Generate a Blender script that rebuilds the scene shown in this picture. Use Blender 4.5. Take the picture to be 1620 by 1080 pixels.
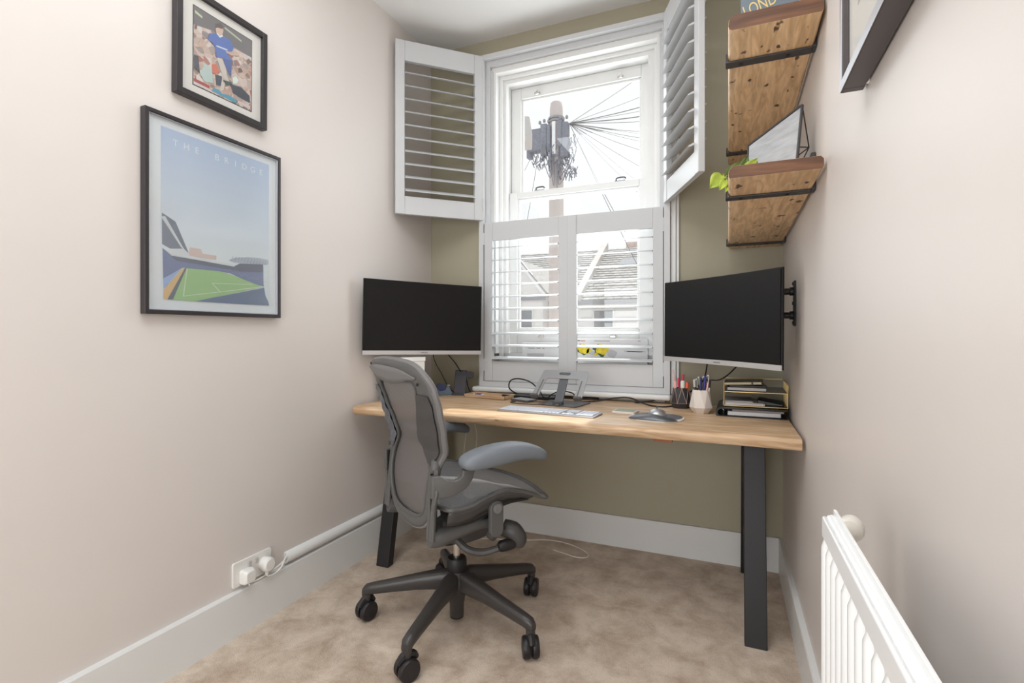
import bpy, bmesh, math, random
from math import sin, cos, pi, radians as rad
from mathutils import Vector, Matrix

for o in list(bpy.data.objects): bpy.data.objects.remove(o)
random.seed(7)
SC = bpy.context.scene
COL = SC.collection

# ------------------------------------------------------------------ camera, world, light, exposure
cam = bpy.data.cameras.new('camera'); camo = bpy.data.objects.new('camera', cam); COL.objects.link(camo)
camo.location = (0, 0, 1.10)
camo.rotation_euler = (rad(90), 0, math.atan(342/805))
cam.sensor_width = 36; cam.lens = 805*36/1620; cam.shift_y = -13/1620
cam.clip_start = 0.02; cam.clip_end = 300
SC.camera = camo

world = bpy.data.worlds.new('world'); SC.world = world; world.use_nodes = True
wn = world.node_tree.nodes; wl = world.node_tree.links
bg = wn['Background']
bg.inputs[0].default_value = (0.975, 0.985, 1.0, 1); bg.inputs[1].default_value = 1.13

def lamp(name, kind, loc, rot, energy, color=(1,1,1), size=1, size_y=None, angle=None, spread=None, portal=False):
    l = bpy.data.lights.new(name, kind); o = bpy.data.objects.new(name, l); COL.objects.link(o)
    o.location = loc; o.rotation_euler = rot; l.energy = energy; l.color = color
    if kind == 'AREA':
        l.shape = 'RECTANGLE'; l.size = size; l.size_y = size_y or size
        if spread: l.spread = spread
        if portal: l.cycles.is_portal = True
    if kind == 'SUN': l.angle = angle
    return o
sun_dir = Vector((0.06, 1.0, 1.72)).normalized()       # towards the sun
sun = lamp('sun', 'SUN', (0, 8, 9), (0, 0, 0), 4.6, (1, .96, .90), angle=rad(1.2))
sun.rotation_euler = sun_dir.to_track_quat('Z', 'Y').to_euler()
# added fill lamps, unseen: one under the ceiling, one behind the camera
lamp('overhead_fill', 'AREA', (-0.7, 0.55, 2.765), (0, 0, 0), 29, (.93, .98, 1), 1.3, 1.9)
lamp('rear_fill', 'AREA', (-0.72, -1.50, .95), (rad(90), 0, 0), 36, (.93, .98, 1), 1.75, 1.7)
# daylight coming in through the sash window
lamp('window_daylight', 'AREA', (-0.78, 3.05, 1.80), (rad(-90), 0, 0), 23, (.93, .98, 1), 1.0, 1.7)

SC.view_settings.view_transform = 'Standard'; SC.view_settings.look = 'None'
SC.view_settings.gamma = 1; SC.view_settings.exposure = 0.0
SC.view_settings.use_curve_mapping = False

# ------------------------------------------------------------------ materials
def S(c):   # 8-bit sRGB -> linear
    return tuple(((v/255+.055)/1.055)**2.4 if v/255 > .04045 else v/255/12.92 for v in c) + (1,)
def mat(name, col, rough=.5, metal=0, bump=0, bscale=60, var=0, vscale=4, spec=.5, coat=0, trans=0, ior=1.45, stretch=None, emis=None, sheen=0):
    m = bpy.data.materials.new(name); m.use_nodes = True
    nt = m.node_tree; n = nt.nodes; l = nt.links; b = n['Principled BSDF']
    c = S(col) if max(col) > 1 else tuple(col)+(1,)
    b.inputs['Base Color'].default_value = c; b.inputs['Roughness'].default_value = rough
    b.inputs['Metallic'].default_value = metal; b.inputs['Specular IOR Level'].default_value = spec
    b.inputs['Coat Weight'].default_value = coat; b.inputs['Transmission Weight'].default_value = trans
    b.inputs['IOR'].default_value = ior; b.inputs['Sheen Weight'].default_value = sheen
    if var or bump:
        tc = n.new('ShaderNodeTexCoord'); mp = n.new('ShaderNodeMapping')
        if stretch: mp.inputs['Scale'].default_value = stretch
        l.new(tc.outputs['Object'], mp.inputs[0])
    if var:
        nz = n.new('ShaderNodeTexNoise'); nz.inputs['Scale'].default_value = vscale; nz.inputs['Detail'].default_value = 5
        l.new(mp.outputs[0], nz.inputs[0])
        r = n.new('ShaderNodeMapRange'); r.inputs[1].default_value = .3; r.inputs[2].default_value = .7
        r.inputs[3].default_value = 1-var; r.inputs[4].default_value = 1+var*.6
        l.new(nz.outputs[0], r.inputs[0])
        mx = n.new('ShaderNodeMix'); mx.data_type = 'RGBA'; mx.blend_type = 'MULTIPLY'; mx.inputs[0].default_value = 1
        mx.inputs[6].default_value = c; l.new(r.outputs[0], mx.inputs[7]); l.new(mx.outputs[2], b.inputs['Base Color'])
    if bump:
        nb = n.new('ShaderNodeTexNoise'); nb.inputs['Scale'].default_value = bscale; nb.inputs['Detail'].default_value = 3
        l.new(mp.outputs[0], nb.inputs[0])
        bp = n.new('ShaderNodeBump'); bp.inputs['Strength'].default_value = bump; bp.inputs['Distance'].default_value = .01
        l.new(nb.outputs[0], bp.inputs['Height']); l.new(bp.outputs[0], b.inputs['Normal'])
    return m

def wood(name, c1, c2, c3, axis='X', rough=.45, knots=.655, grain=1.0):
    m = bpy.data.materials.new(name); m.use_nodes = True
    nt = m.node_tree; n = nt.nodes; l = nt.links; b = n['Principled BSDF']
    tc = n.new('ShaderNodeTexCoord'); mp = n.new('ShaderNodeMapping')
    mp.inputs['Scale'].default_value = {'X': (1, 7, 7), 'Y': (7, 1, 7)}[axis]
    l.new(tc.outputs['Object'], mp.inputs[0])
    nz = n.new('ShaderNodeTexNoise'); nz.inputs['Scale'].default_value = 2.6*grain; nz.inputs['Detail'].default_value = 4; nz.inputs['Distortion'].default_value = .25
    l.new(mp.outputs[0], nz.inputs[0])
    ml = n.new('ShaderNodeMath'); ml.operation = 'MULTIPLY'; ml.inputs[1].default_value = 9; l.new(nz.outputs[0], ml.inputs[0])
    fr = n.new('ShaderNodeMath'); fr.operation = 'PINGPONG'; fr.inputs[1].default_value = 1; l.new(ml.outputs[0], fr.inputs[0])
    rp = n.new('ShaderNodeValToRGB'); e = rp.color_ramp.elements
    e[0].position = 0; e[0].color = S(c1); e[1].position = 1; e[1].color = S(c2)
    l.new(fr.outputs[0], rp.inputs[0])
    mp2 = n.new('ShaderNodeMapping'); mp2.inputs['Scale'].default_value = {'X': (4, 90, 90), 'Y': (90, 4, 90)}[axis]
    l.new(tc.outputs['Object'], mp2.inputs[0])
    f = n.new('ShaderNodeTexNoise'); f.inputs['Scale'].default_value = 1; f.inputs['Detail'].default_value = 3; l.new(mp2.outputs[0], f.inputs[0])
    mx = n.new('ShaderNodeMix'); mx.data_type = 'RGBA'; mx.blend_type = 'MULTIPLY'; mx.inputs[0].default_value = .55
    l.new(rp.outputs[0], mx.inputs[6])
    fr2 = n.new('ShaderNodeMapRange'); fr2.inputs[1].default_value = .35; fr2.inputs[2].default_value = .65; fr2.inputs[3].default_value = .72; fr2.inputs[4].default_value = 1.1
    l.new(f.outputs[0], fr2.inputs[0]); l.new(fr2.outputs[0], mx.inputs[7])
    out = mx.outputs[2]
    if knots:
        vo = n.new('ShaderNodeTexNoise'); vo.inputs['Scale'].default_value = 24; vo.inputs['Detail'].default_value = 2
        mp3 = n.new('ShaderNodeMapping'); mp3.inputs['Scale'].default_value = {'X': (.35, 1, 1), 'Y': (1.2, .7, 1)}[axis]
        l.new(tc.outputs['Object'], mp3.inputs[0]); l.new(mp3.outputs[0], vo.inputs[0])
        th = n.new('ShaderNodeMapRange'); th.inputs[1].default_value = knots; th.inputs[2].default_value = knots+.045; l.new(vo.outputs[0], th.inputs[0])
        mk = n.new('ShaderNodeMix'); mk.data_type = 'RGBA'; l.new(th.outputs[0], mk.inputs[0]); l.new(out, mk.inputs[6]); mk.inputs[7].default_value = S(c3)
        out = mk.outputs[2]
    l.new(out, b.inputs['Base Color']); b.inputs['Roughness'].default_value = rough
    bp = n.new('ShaderNodeBump'); bp.inputs['Strength'].default_value = .25; bp.inputs['Distance'].default_value = .002
    l.new(f.outputs[0], bp.inputs['Height']); l.new(bp.outputs[0], b.inputs['Normal'])
    return m

M = {}
def K(k, *a, **kw): M[k] = mat(k, *a, **kw); return M[k]
K('wall_paint', (217, 209, 204), .42, bump=.10, bscale=9, var=.02, vscale=2.0, spec=.45)
K('olive_paint', (170, 163, 142), .6, bump=.06, bscale=14, var=.03, vscale=2)
K('ceiling_paint', (228, 227, 226), .8, bump=.05, bscale=20)
K('white_gloss', (233, 233, 232), .32, var=.01)
K('skirting_white', (226, 226, 225), .38, var=.015)
K('shutter_white', (205, 206, 208), .38)
K('upvc_white', (240, 240, 240), .25)
K('radiator_white', (236, 236, 236), .3)
K('plastic_white', (232, 230, 226), .35)
K('cable_white', (222, 214, 204), .45)
K('valve_cream', (228, 222, 212), .3)
K('frame_black', (52, 48, 50), .35)
K('frame_grey', (82, 76, 76), .4)
K('frame_silver', (190, 190, 196), .35, metal=.6)
K('mount_white', (226, 218, 212), .7)
K('paper_white', (238, 238, 240), .6)
K('steel_black', (34, 32, 34), .45, bump=.04, bscale=200)
K('bracket_black', (64, 62, 64), .5, bump=.08, bscale=120)
K('bezel_black', (16, 16, 17), .35)
K('screen', (17, 16, 17), .34, spec=.45)
K('chin_silver', (206, 204, 204), .35, metal=.35)
K('cable_black', (30, 27, 26), .5)
K('cable_dark_grey', (70, 66, 64), .5)
K('plastic_black', (28, 28, 30), .4)
K('plastic_dark_grey', (72, 70, 78), .55)
K('chair_frame', (90, 89, 88), .42, spec=.5, bump=.03, bscale=300)
K('chair_frame_dark', (70, 68, 67), .45)
K('chair_light_panel', (116, 114, 114), .4)
K('chair_base', (62, 59, 58), .30)
K('chair_black', (30, 29, 29), .45)
K('caster_black', (36, 33, 35), .42)
K('armpad', (116, 121, 128), .5, bump=.04, bscale=400)
K('chrome', (205, 202, 198), .22, metal=1)
K('lumbar', (96, 100, 108), .4)
K('aluminium', (186, 187, 190), .34, metal=.75)
K('aluminium_dark', (104, 106, 110), .38, metal=.6)
K('key_white', (226, 230, 240), .5)
K('key_gap', (140, 143, 150), .5)
K('gold_wire', (206, 178, 122), .3, metal=.55)
K('cup_black', (58, 56, 60), .5)
K('cup_white', (226, 216, 208), .5)
K('copper', (204, 170, 150), .35, metal=.6)
K('brown_tab', (168, 98, 62), .6)
K('leaf_green', (176, 194, 78), .45, var=.25, vscale=30)
K('leaf_dark', (96, 120, 62), .5, var=.2, vscale=30)
K('stem_green', (150, 170, 70), .5)
K('brick_red', (216, 196, 188), .8, var=.15, vscale=6)
K('render_white', (224, 222, 220), .8, var=.03)
K('slate', (172, 170, 168), .8, var=.12, vscale=3)
K('coping', (196, 192, 188), .8, var=.06)
K('window_dark', (140, 142, 146), .25)
K('gutter_grey', (150, 150, 154), .6)
K('pole_wood', (202, 192, 188), .85, bump=.3, bscale=30, stretch=(1, 1, .08), var=.12)  # pole and its boxes paled, haze of the glass put into their colour
K('pole_box', (132, 134, 146), .6, var=.2, vscale=20)
K('wire_grey', (118, 117, 121), .6)
K('tab_leather', (150, 86, 52), .6)
K('switch_grey', (190, 186, 182), .4)

M['desk_wood'] = wood('desk_wood', (218, 188, 154), (190, 154, 118), (150, 112, 76), 'X', .4, knots=.71)
M['shelf_wood'] = wood('shelf_wood', (232, 198, 156), (206, 168, 126), (90, 66, 50), 'Y', .55, grain=1.6)
M['shelf_end'] = wood('shelf_end', (120, 82, 58), (92, 62, 44), (60, 40, 28), 'X', .5, knots=False)
M['tray_wood'] = wood('tray_wood', (218, 186, 152), (198, 162, 128), (120, 90, 60), 'X', .5, knots=False)

# carpet: cut pile
def carpet():
    m = bpy.data.materials.new('carpet'); m.use_nodes = True
    nt = m.node_tree; n = nt.nodes; l = nt.links; b = n['Principled BSDF']
    tc = n.new('ShaderNodeTexCoord')
    a = n.new('ShaderNodeTexNoise'); a.inputs['Scale'].default_value = 7; a.inputs['Detail'].default_value = 9; a.inputs['Roughness'].default_value = .70; a.inputs['Distortion'].default_value = .25
    f = n.new('ShaderNodeTexNoise'); f.inputs['Scale'].default_value = 260; f.inputs['Detail'].default_value = 2
    l.new(tc.outputs['Object'], a.inputs[0]); l.new(tc.outputs['Object'], f.inputs[0])
    rp = n.new('ShaderNodeValToRGB'); e = rp.color_ramp.elements
    e[0].position = .36; e[0].color = S((178, 157, 138)); e[1].position = .60; e[1].color = S((216, 199, 182))
    l.new(a.outputs[0], rp.inputs[0])
    mx = n.new('ShaderNodeMix'); mx.data_type = 'RGBA'; mx.blend_type = 'MULTIPLY'; mx.inputs[0].default_value = 1
    r = n.new('ShaderNodeMapRange'); r.inputs[1].default_value = .3; r.inputs[2].default_value = .7; r.inputs[3].default_value = .86; r.inputs[4].default_value = 1.08
    l.new(f.outputs[0], r.inputs[0]); l.new(rp.outputs[0], mx.inputs[6]); l.new(r.outputs[0], mx.inputs[7])
    l.new(mx.outputs[2], b.inputs['Base Color']); b.inputs['Roughness'].default_value = .95
    b.inputs['Specular IOR Level'].default_value = .1; b.inputs['Sheen Weight'].default_value = .15
    bp = n.new('ShaderNodeBump'); bp.inputs['Strength'].default_value = .5; bp.inputs['Distance'].default_value = .004
    l.new(f.outputs[0], bp.inputs['Height']); l.new(bp.outputs[0], b.inputs['Normal'])
    return m
M['carpet'] = carpet()
# woven chair mesh: fine horizontal and vertical threads with holes between them
def pellicle(name, col, holes, second='Z'):
    m = mat(name, col, .6); nt = m.node_tree; n = nt.nodes; l = nt.links; b = n['Principled BSDF']
    tc = n.new('ShaderNodeTexCoord')
    outs = []
    for ax in ('X', second):
        w = n.new('ShaderNodeTexWave'); w.bands_direction = ax; w.inputs['Scale'].default_value = 85 if ax == 'X' else 60
        w.inputs['Distortion'].default_value = .3
        l.new(tc.outputs['Object'], w.inputs[0]); outs.append(w.outputs['Fac'])
    mxm = n.new('ShaderNodeMath'); mxm.operation = 'MAXIMUM'; l.new(outs[0], mxm.inputs[0]); l.new(outs[1], mxm.inputs[1])
    r = n.new('ShaderNodeMapRange'); r.inputs[1].default_value = .35; r.inputs[2].default_value = .75; r.inputs[3].default_value = 1-holes; r.inputs[4].default_value = 1
    l.new(mxm.outputs[0], r.inputs[0]); l.new(r.outputs[0], b.inputs['Alpha'])
    return m
M['mesh_back'] = pellicle('mesh_back', (108, 103, 101), .20)
M['mesh_seat'] = pellicle('mesh_seat', (122, 121, 122), .5, 'Y')
def glassmat():
    m = bpy.data.materials.new('window_glass'); m.use_nodes = True; nt = m.node_tree; n = nt.nodes; l = nt.links
    n.clear(); o = n.new('ShaderNodeOutputMaterial'); t = n.new('ShaderNodeBsdfTransparent'); t.inputs[0].default_value = (.97, .98, .98, 1)
    g = n.new('ShaderNodeBsdfGlossy'); g.inputs['Roughness'].default_value = .02
    x = n.new('ShaderNodeMixShader'); x.inputs[0].default_value = .05
    l.new(t.outputs[0], x.inputs[1]); l.new(g.outputs[0], x.inputs[2]); l.new(x.outputs[0], o.inputs[0]); return m
M['window_glass'] = glassmat()
def picglass():
    m = glassmat(); m.name = 'picture_glass'
    for nn in m.node_tree.nodes:
        if nn.type == 'MIX_SHADER': nn.inputs[0].default_value = .07
        if nn.type == 'BSDF_GLOSSY': nn.inputs['Roughness'].default_value = .12
    return m
M['picture_glass'] = picglass()

# ------------------------------------------------------------------ mesh helpers
class MB:
    def __init__(s): s.v = []; s.f = []; s.mi = []; s.mats = []; s.m = 0
    def use(s, m):
        if m not in s.mats: s.mats.append(m)
        s.m = s.mats.index(m); return s
    def add(s, vs, fs, T=None):
        o = len(s.v)
        s.v += [tuple(T @ Vector(p)) if T else tuple(p) for p in vs]
        for f in fs: s.f.append([i+o for i in f]); s.mi.append(s.m)
        return s
    def box(s, x0, x1, y0, y1, z0, z1, T=None):
        x0, x1 = sorted((x0, x1)); y0, y1 = sorted((y0, y1)); z0, z1 = sorted((z0, z1))
        return s.add([(x0,y0,z0),(x1,y0,z0),(x1,y1,z0),(x0,y1,z0),(x0,y0,z1),(x1,y0,z1),(x1,y1,z1),(x0,y1,z1)],
                     [(0,3,2,1),(4,5,6,7),(0,1,5,4),(1,2,6,5),(2,3,7,6),(3,0,4,7)], T)
    def prism(s, poly, d0, d1, fn, T=None):
        n = len(poly)
        vs = [fn(a, b, d0) for a, b in poly] + [fn(a, b, d1) for a, b in poly]
        fs = [tuple(range(n))[::-1], tuple(range(n, 2*n))] + [(i, (i+1) % n, n+(i+1) % n, n+i) for i in range(n)]
        return s.add(vs, fs, T)
    def loft(s, rings, caps=True, closed=False):
        n = len(rings[0]); vs = [p for r in rings for p in r]; fs = []
        R = len(rings)
        for k in range(R if closed else R-1):
            a = k*n; b = ((k+1) % R)*n
            for i in range(n): fs.append((a+i, a+(i+1) % n, b+(i+1) % n, b+i))
        if caps and not closed: fs += [tuple(range(n))[::-1], tuple(range((R-1)*n, R*n))]
        return s.add(vs, fs)
    def tube(s, pts, r, n=8, closed=False, smooth=True, caps=True, flat=1.0, up=None):
        P = [Vector(p) for p in pts]
        if smooth and len(P) > 2: P, r = spline(P, r, closed)
        rs = r if isinstance(r, (list, tuple)) else [r]*len(P)
        rings = []; prev = None
        for i, p in enumerate(P):
            if closed: t = P[(i+1) % len(P)] - P[i-1]
            else: t = P[min(i+1, len(P)-1)] - P[max(i-1, 0)]
            t.normalize()
            if up is not None: u = Vector(up)
            elif prev is None: u = Vector((0, 0, 1)) if abs(t.z) < .9 else Vector((0, 1, 0))
            else: u = prev
            u = (u - t*u.dot(t))
            if u.length < 1e-5: u = t.orthogonal()
            u.normalize(); prev = u; w = t.cross(u)
            rings.append([tuple(p + rs[i]*(cos(2*pi*k/n)*u*flat + sin(2*pi*k/n)*w)) for k in range(n)])
        return s.loft(rings, caps, closed)
    def lathe(s, prof, n=24, T=None, caps=True):
        vs = []; fs = []
        for r, z in prof:
            for k in range(n): vs.append((r*cos(2*pi*k/n), r*sin(2*pi*k/n), z))
        for j in range(len(prof)-1):
            for k in range(n): fs.append((j*n+k, j*n+(k+1) % n, (j+1)*n+(k+1) % n, (j+1)*n+k))
        if caps: fs += [tuple(range(n))[::-1], tuple(range((len(prof)-1)*n, len(prof)*n))]
        return s.add(vs, fs, T)
    def grid(s, fn, nu, nv, T=None):
        vs = [fn(i/nu, j/nv) for j in range(nv+1) for i in range(nu+1)]
        fs = [(j*(nu+1)+i, j*(nu+1)+i+1, (j+1)*(nu+1)+i+1, (j+1)*(nu+1)+i) for j in range(nv) for i in range(nu)]
        return s.add(vs, fs, T)
    def obj(s, name, material=None, parent=None, bevel=0, seg=2, smooth=False, solid=0, subsurf=0, loc=None, rot=None, fixn=True):
        me = bpy.data.meshes.new(name); me.from_pydata(s.v, [], s.f); me.update()
        if fixn:
            bm = bmesh.new(); bm.from_mesh(me); bmesh.ops.recalc_face_normals(bm, faces=bm.faces); bm.to_mesh(me); bm.free()
        if s.mats:
            for mm in s.mats: me.materials.append(M[mm] if isinstance(mm, str) else mm)
            for p, i in zip(me.polygons, s.mi): p.material_index = i
        elif material: me.materials.append(M[material] if isinstance(material, str) else material)
        if smooth:
            for p in me.polygons: p.use_smooth = True
        o = bpy.data.objects.new(name, me); COL.objects.link(o)
        if parent: o.parent = parent
        if loc: o.location = loc
        if rot: o.rotation_euler = rot
        if solid:
            md = o.modifiers.new('solid', 'SOLIDIFY'); md.thickness = solid; md.offset = 0
        if subsurf:
            md = o.modifiers.new('sub', 'SUBSURF'); md.levels = subsurf; md.render_levels = subsurf
        if bevel:
            md = o.modifiers.new('bevel', 'BEVEL'); md.width = bevel; md.segments = seg; md.limit_method = 'ANGLE'; md.angle_limit = rad(35)
            md.harden_normals = True
            if not smooth:
                for p in me.polygons: p.use_smooth = True
        if smooth and not subsurf and not bevel:
            me.set_sharp_from_angle(angle=rad(40))
        return o

def spline(P, r, closed, k=6):
    rs = r if isinstance(r, (list, tuple)) else [r]*len(P); out = []; ro = []
    n = len(P); segs = n if closed else n-1
    for i in range(segs):
        if closed: p0, p1, p2, p3 = P[i-1], P[i], P[(i+1) % n], P[(i+2) % n]; r1, r2 = rs[i], rs[(i+1) % n]
        else: p0, p1, p2, p3 = P[max(i-1, 0)], P[i], P[i+1], P[min(i+2, n-1)]; r1, r2 = rs[i], rs[i+1]
        for j in range(k):
            t = j/k
            out.append(.5*((2*p1)+(-p0+p2)*t+(2*p0-5*p1+4*p2-p3)*t*t+(-p0+3*p1-3*p2+p3)*t**3)); ro.append(r1+(r2-r1)*t)
    if not closed: out.append(P[-1]); ro.append(rs[-1])
    return out, ro
def lerp(tab, x):
    if x <= tab[0][0]: return tab[0][1]
    for (a, b), (c, d) in zip(tab, tab[1:]):
        if x <= c:
            t = (x-a)/(c-a); t = t*t*(3-2*t)*.5+t*.5; return b+(d-b)*t
    return tab[-1][1]
def thing(name, label, cat, loc=(0,0,0), rotz=0, group=None, rot=None):
    o = bpy.data.objects.new(name, None); COL.objects.link(o); o.empty_display_size = .05
    o.location = loc; o.rotation_euler = rot if rot else (0, 0, rotz)
    return tag(o, label, cat, group)
def tag(o, label, cat, group=None):
    o['label'] = label; o['category'] = cat
    if group: o['group'] = group
    return o
def struct(o, label=None):
    o['kind'] = 'structure'
    if label: o['label'] = label
    return o
def sempty(name, label=None):
    o = bpy.data.objects.new(name, None); COL.objects.link(o); return struct(o, label)
def text_mb(mb, txt, size, T, extrude=.0003, spacing=1.0, align='LEFT'):
    cu = bpy.data.curves.new('t', 'FONT'); cu.body = txt; cu.size = size; cu.extrude = extrude; cu.space_character = spacing; cu.align_x = align
    o = bpy.data.objects.new('t', cu); COL.objects.link(o)
    bpy.context.view_layer.update()
    me = o.evaluated_get(bpy.context.evaluated_depsgraph_get()).to_mesh()
    mb.add([tuple(v.co) for v in me.vertices], [tuple(p.vertices) for p in me.polygons], T)
    bpy.data.objects.remove(o); bpy.data.curves.remove(cu)
def TR(loc=(0,0,0), rot=(0,0,0)):
    from mathutils import Euler
    return Matrix.Translation(loc) @ Euler(rot).to_matrix().to_4x4()
def rrect(w, h, r, n=4, cx=0, cy=0):
    out = []
    for (sx, sy, a0) in ((1,1,0),(-1,1,90),(-1,-1,180),(1,-1,270)):
        for k in range(n+1):
            a = rad(a0+90*k/n); out.append((cx+sx*(w/2-r)+r*cos(a), cy+sy*(h/2-r)+r*sin(a)))
    return out
XY = lambda a, b, d: (a, b, d)
XZ = lambda a, b, d: (a, d, b)
YZ = lambda a, b, d: (d, a, b)

XL, XR, YB, ZC, YF = -1.655, .232, 2.645, 2.785, -1.6
Z0 = .757      # top of the desk

# ------------------------------------------------------------------ room shell
struct(MB().box(XL-.1, XR+.1, YF-.1, YB+.3, -.1, 0).obj('floor', 'carpet'), 'beige cut pile carpet')
struct(MB().box(XL-.1, XR+.1, YF-.1, YB+.3, ZC, ZC+.1).obj('ceiling', 'ceiling_paint'), 'plain white painted ceiling')
struct(MB().box(XL-.1, XL, YF-.1, YB+.3, -.1, ZC+.1).obj('wall_left', 'wall_paint'), 'pale pinkish grey painted wall')
struct(MB().box(XR, XR+.1, YF-.1, YB+.3, -.1, ZC+.1).obj('wall_right', 'wall_paint'), 'pale pinkish grey painted wall')
struct(MB().box(XL, XR, YF-.1, YF, -.1, ZC+.1).obj('wall_front', 'wall_paint'), 'pale wall behind the photographer')
wx0, wx1, wz0, wz1 = -1.25, -.305, .83, 2.62
w = MB()
w.box(XL, wx0, YB, YB+.3, 0, ZC).box(wx1, XR, YB, YB+.3, 0, ZC).box(wx0, wx1, YB, YB+.3, 0, wz0).box(wx0, wx1, YB, YB+.3, wz1, ZC)
struct(w.obj('wall_back', 'olive_paint'), 'olive grey painted window wall')

def skirting(name, along, a0, a1, face, sgn, h=.162):
    # profile: (distance from wall, z); along = 'y' -> runs in y at x = face
    prof = [(0, 0), (.019, 0), (.019, h-.005), (.016, h), (0, h)]
    mb = MB(); n = len(prof)
    ring = lambda t: [((face+sgn*p, t, z) if along == 'y' else (t, face+sgn*p, z)) for p, z in prof]
    mb.loft([ring(a0), ring(a1)])
    return struct(mb.obj(name, 'skirting_white'), 'white painted skirting board')
skirting('baseboard_left', 'y', YF, YB, XL, 1)
skirting('baseboard_right', 'y', YF, YB, XR, -1, .155)
skirting('baseboard_back', 'x', XL+.018, XR-.018, YB, -1, .158)

# architrave around the window (painted white, olive wall beyond it)
a = MB()
a.box(-.2615, -.236, YB-.030, YB, .80, 2.6755).box(-.236, -.222, YB-.018, YB, .80, 2.6755)
a.box(-1.325, -1.305, YB-.020, YB, .80, 2.675)
a.box(-1.325, -.222, YB-.030, YB, 2.676, 2.69)
struct(a.obj('trim_1', 'white_gloss', bevel=.004), 'white architrave around the window')
a = MB(); a.box(-1.335, -.255, 2.555, YB, .772, .800)
struct(a.obj('trim_2', 'white_gloss', bevel=.012, seg=4), 'white window sill with rounded nose')
a = MB(); a.box(-1.30, -.29, 2.62, YB, .757, .772).box(wx0+.0005, wx1-.0005, YB-.02, 2.739, .90, .930)
struct(a.obj('trim_3', 'white_gloss', bevel=.003), 'white window board behind the shutters')

# ------------------------------------------------------------------ sash window
win = sempty('window_1', 'white timber box sash window')
f = MB()       # box frame and linings
f.box(-1.2495, -1.225, 2.646, 2.95, .985, 2.588).box(-.33, -.3055, 2.646, 2.95, .985, 2.588).box(-1.2495, -.3055, 2.646, 2.95, 2.588, 2.6195)
f.box(-1.225, -1.188, 2.715, 2.75, .985, 2.548).box(-.384, -.33, 2.715, 2.75, .985, 2.548).box(-1.225, -.33, 2.715, 2.75, 2.548, 2.588)
f.box(-1.225, -1.197, 2.75, 2.86, .985, 2.557).box(-.378, -.33, 2.75, 2.86, .985, 2.557).box(-1.225, -.33, 2.75, 2.86, 2.557, 2.588)
f.box(-1.2495, -.3055, 2.74, 3.02, .935, .985)
f.obj('window_frame', 'white_gloss', win)
b = MB()
b.box(-1.225, -1.205, 2.695, 2.715, .965, 2.570).box(-.350, -.33, 2.695, 2.715, .965, 2.570).box(-1.225, -.33, 2.695, 2.715, 2.570, 2.588)
b.obj('staff_bead', 'white_gloss', win)
def sash(name, x0, x1, z0, z1, gx0, gx1, gz0, gz1, y0, y1):
    s = MB()
    s.box(x0, gx0-.012, y0, y1, z0, z1).box(gx1+.012, x1, y0, y1, z0, z1)
    s.box(gx0-.012, gx1+.012, y0, y1, z0, gz0-.012).box(gx0-.012, gx1+.012, y0, y1, gz1+.012, z1)
    s.box(gx0-.012, gx0, y0+.014, y1-.01, gz0-.012, gz1+.012).box(gx1, gx1+.012, y0+.014, y1-.01, gz0-.012, gz1+.012)
    s.box(gx0, gx1, y0+.014, y1-.01, gz0-.012, gz0).box(gx0, gx1, y0+.014, y1-.01, gz1, gz1+.012)
    so = s.obj(name, 'white_gloss', win, bevel=.003)
    g = MB(); g.box(gx0-.004, gx1+.004, (y0+y1)/2, (y0+y1)/2+.004, gz0-.004, gz1+.004)
    g.obj('glass_pane', 'window_glass', so)
    return so
us = sash('upper_sash', -1.196, -.379, 1.885, 2.556, -1.122, -.445, 1.935, 2.480, 2.808, 2.846)
ls = sash('lower_sash', -1.190, -.386, .985, 1.925, -1.128, -.449, 1.134, 1.879, 2.762, 2.800)
for x in (-1.03, -.545):
    h = MB(); h.box(x-.016, x+.016, 2.795, 2.808, 2.505, 2.513).box(x-.004, x+.004, 2.79, 2.800, 2.512, 2.524)
    h.tube([(x-.012, 2.797, 2.506), (x-.006, 2.788, 2.498), (x+.012, 2.788, 2.498), (x+.016, 2.797, 2.506)], .004, 6)
    h.obj('sash_eye', 'chrome', us, smooth=True)
for x in (-1.005, -.54):
    h = MB(); h.box(x-.03, x+.03, 2.768, 2.79, 1.925, 1.929)
    h.tube([(x-.022, 2.778, 1.929), (x-.018, 2.775, 1.944), (x+.02, 2.775, 1.946), (x+.03, 2.776, 1.938)], .0045, 6)
    h.obj('sash_fastener', 'aluminium_dark', ls, smooth=True)
for x in (-.99, -.575):
    h = MB(); h.box(x-.016, x+.016, 2.752, 2.762, 1.085, 1.090).box(x-.016, x+.016, 2.744, 2.754, 1.076, 1.087)
    h.obj('sash_lift', 'chrome', ls, bevel=.003)

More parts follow.
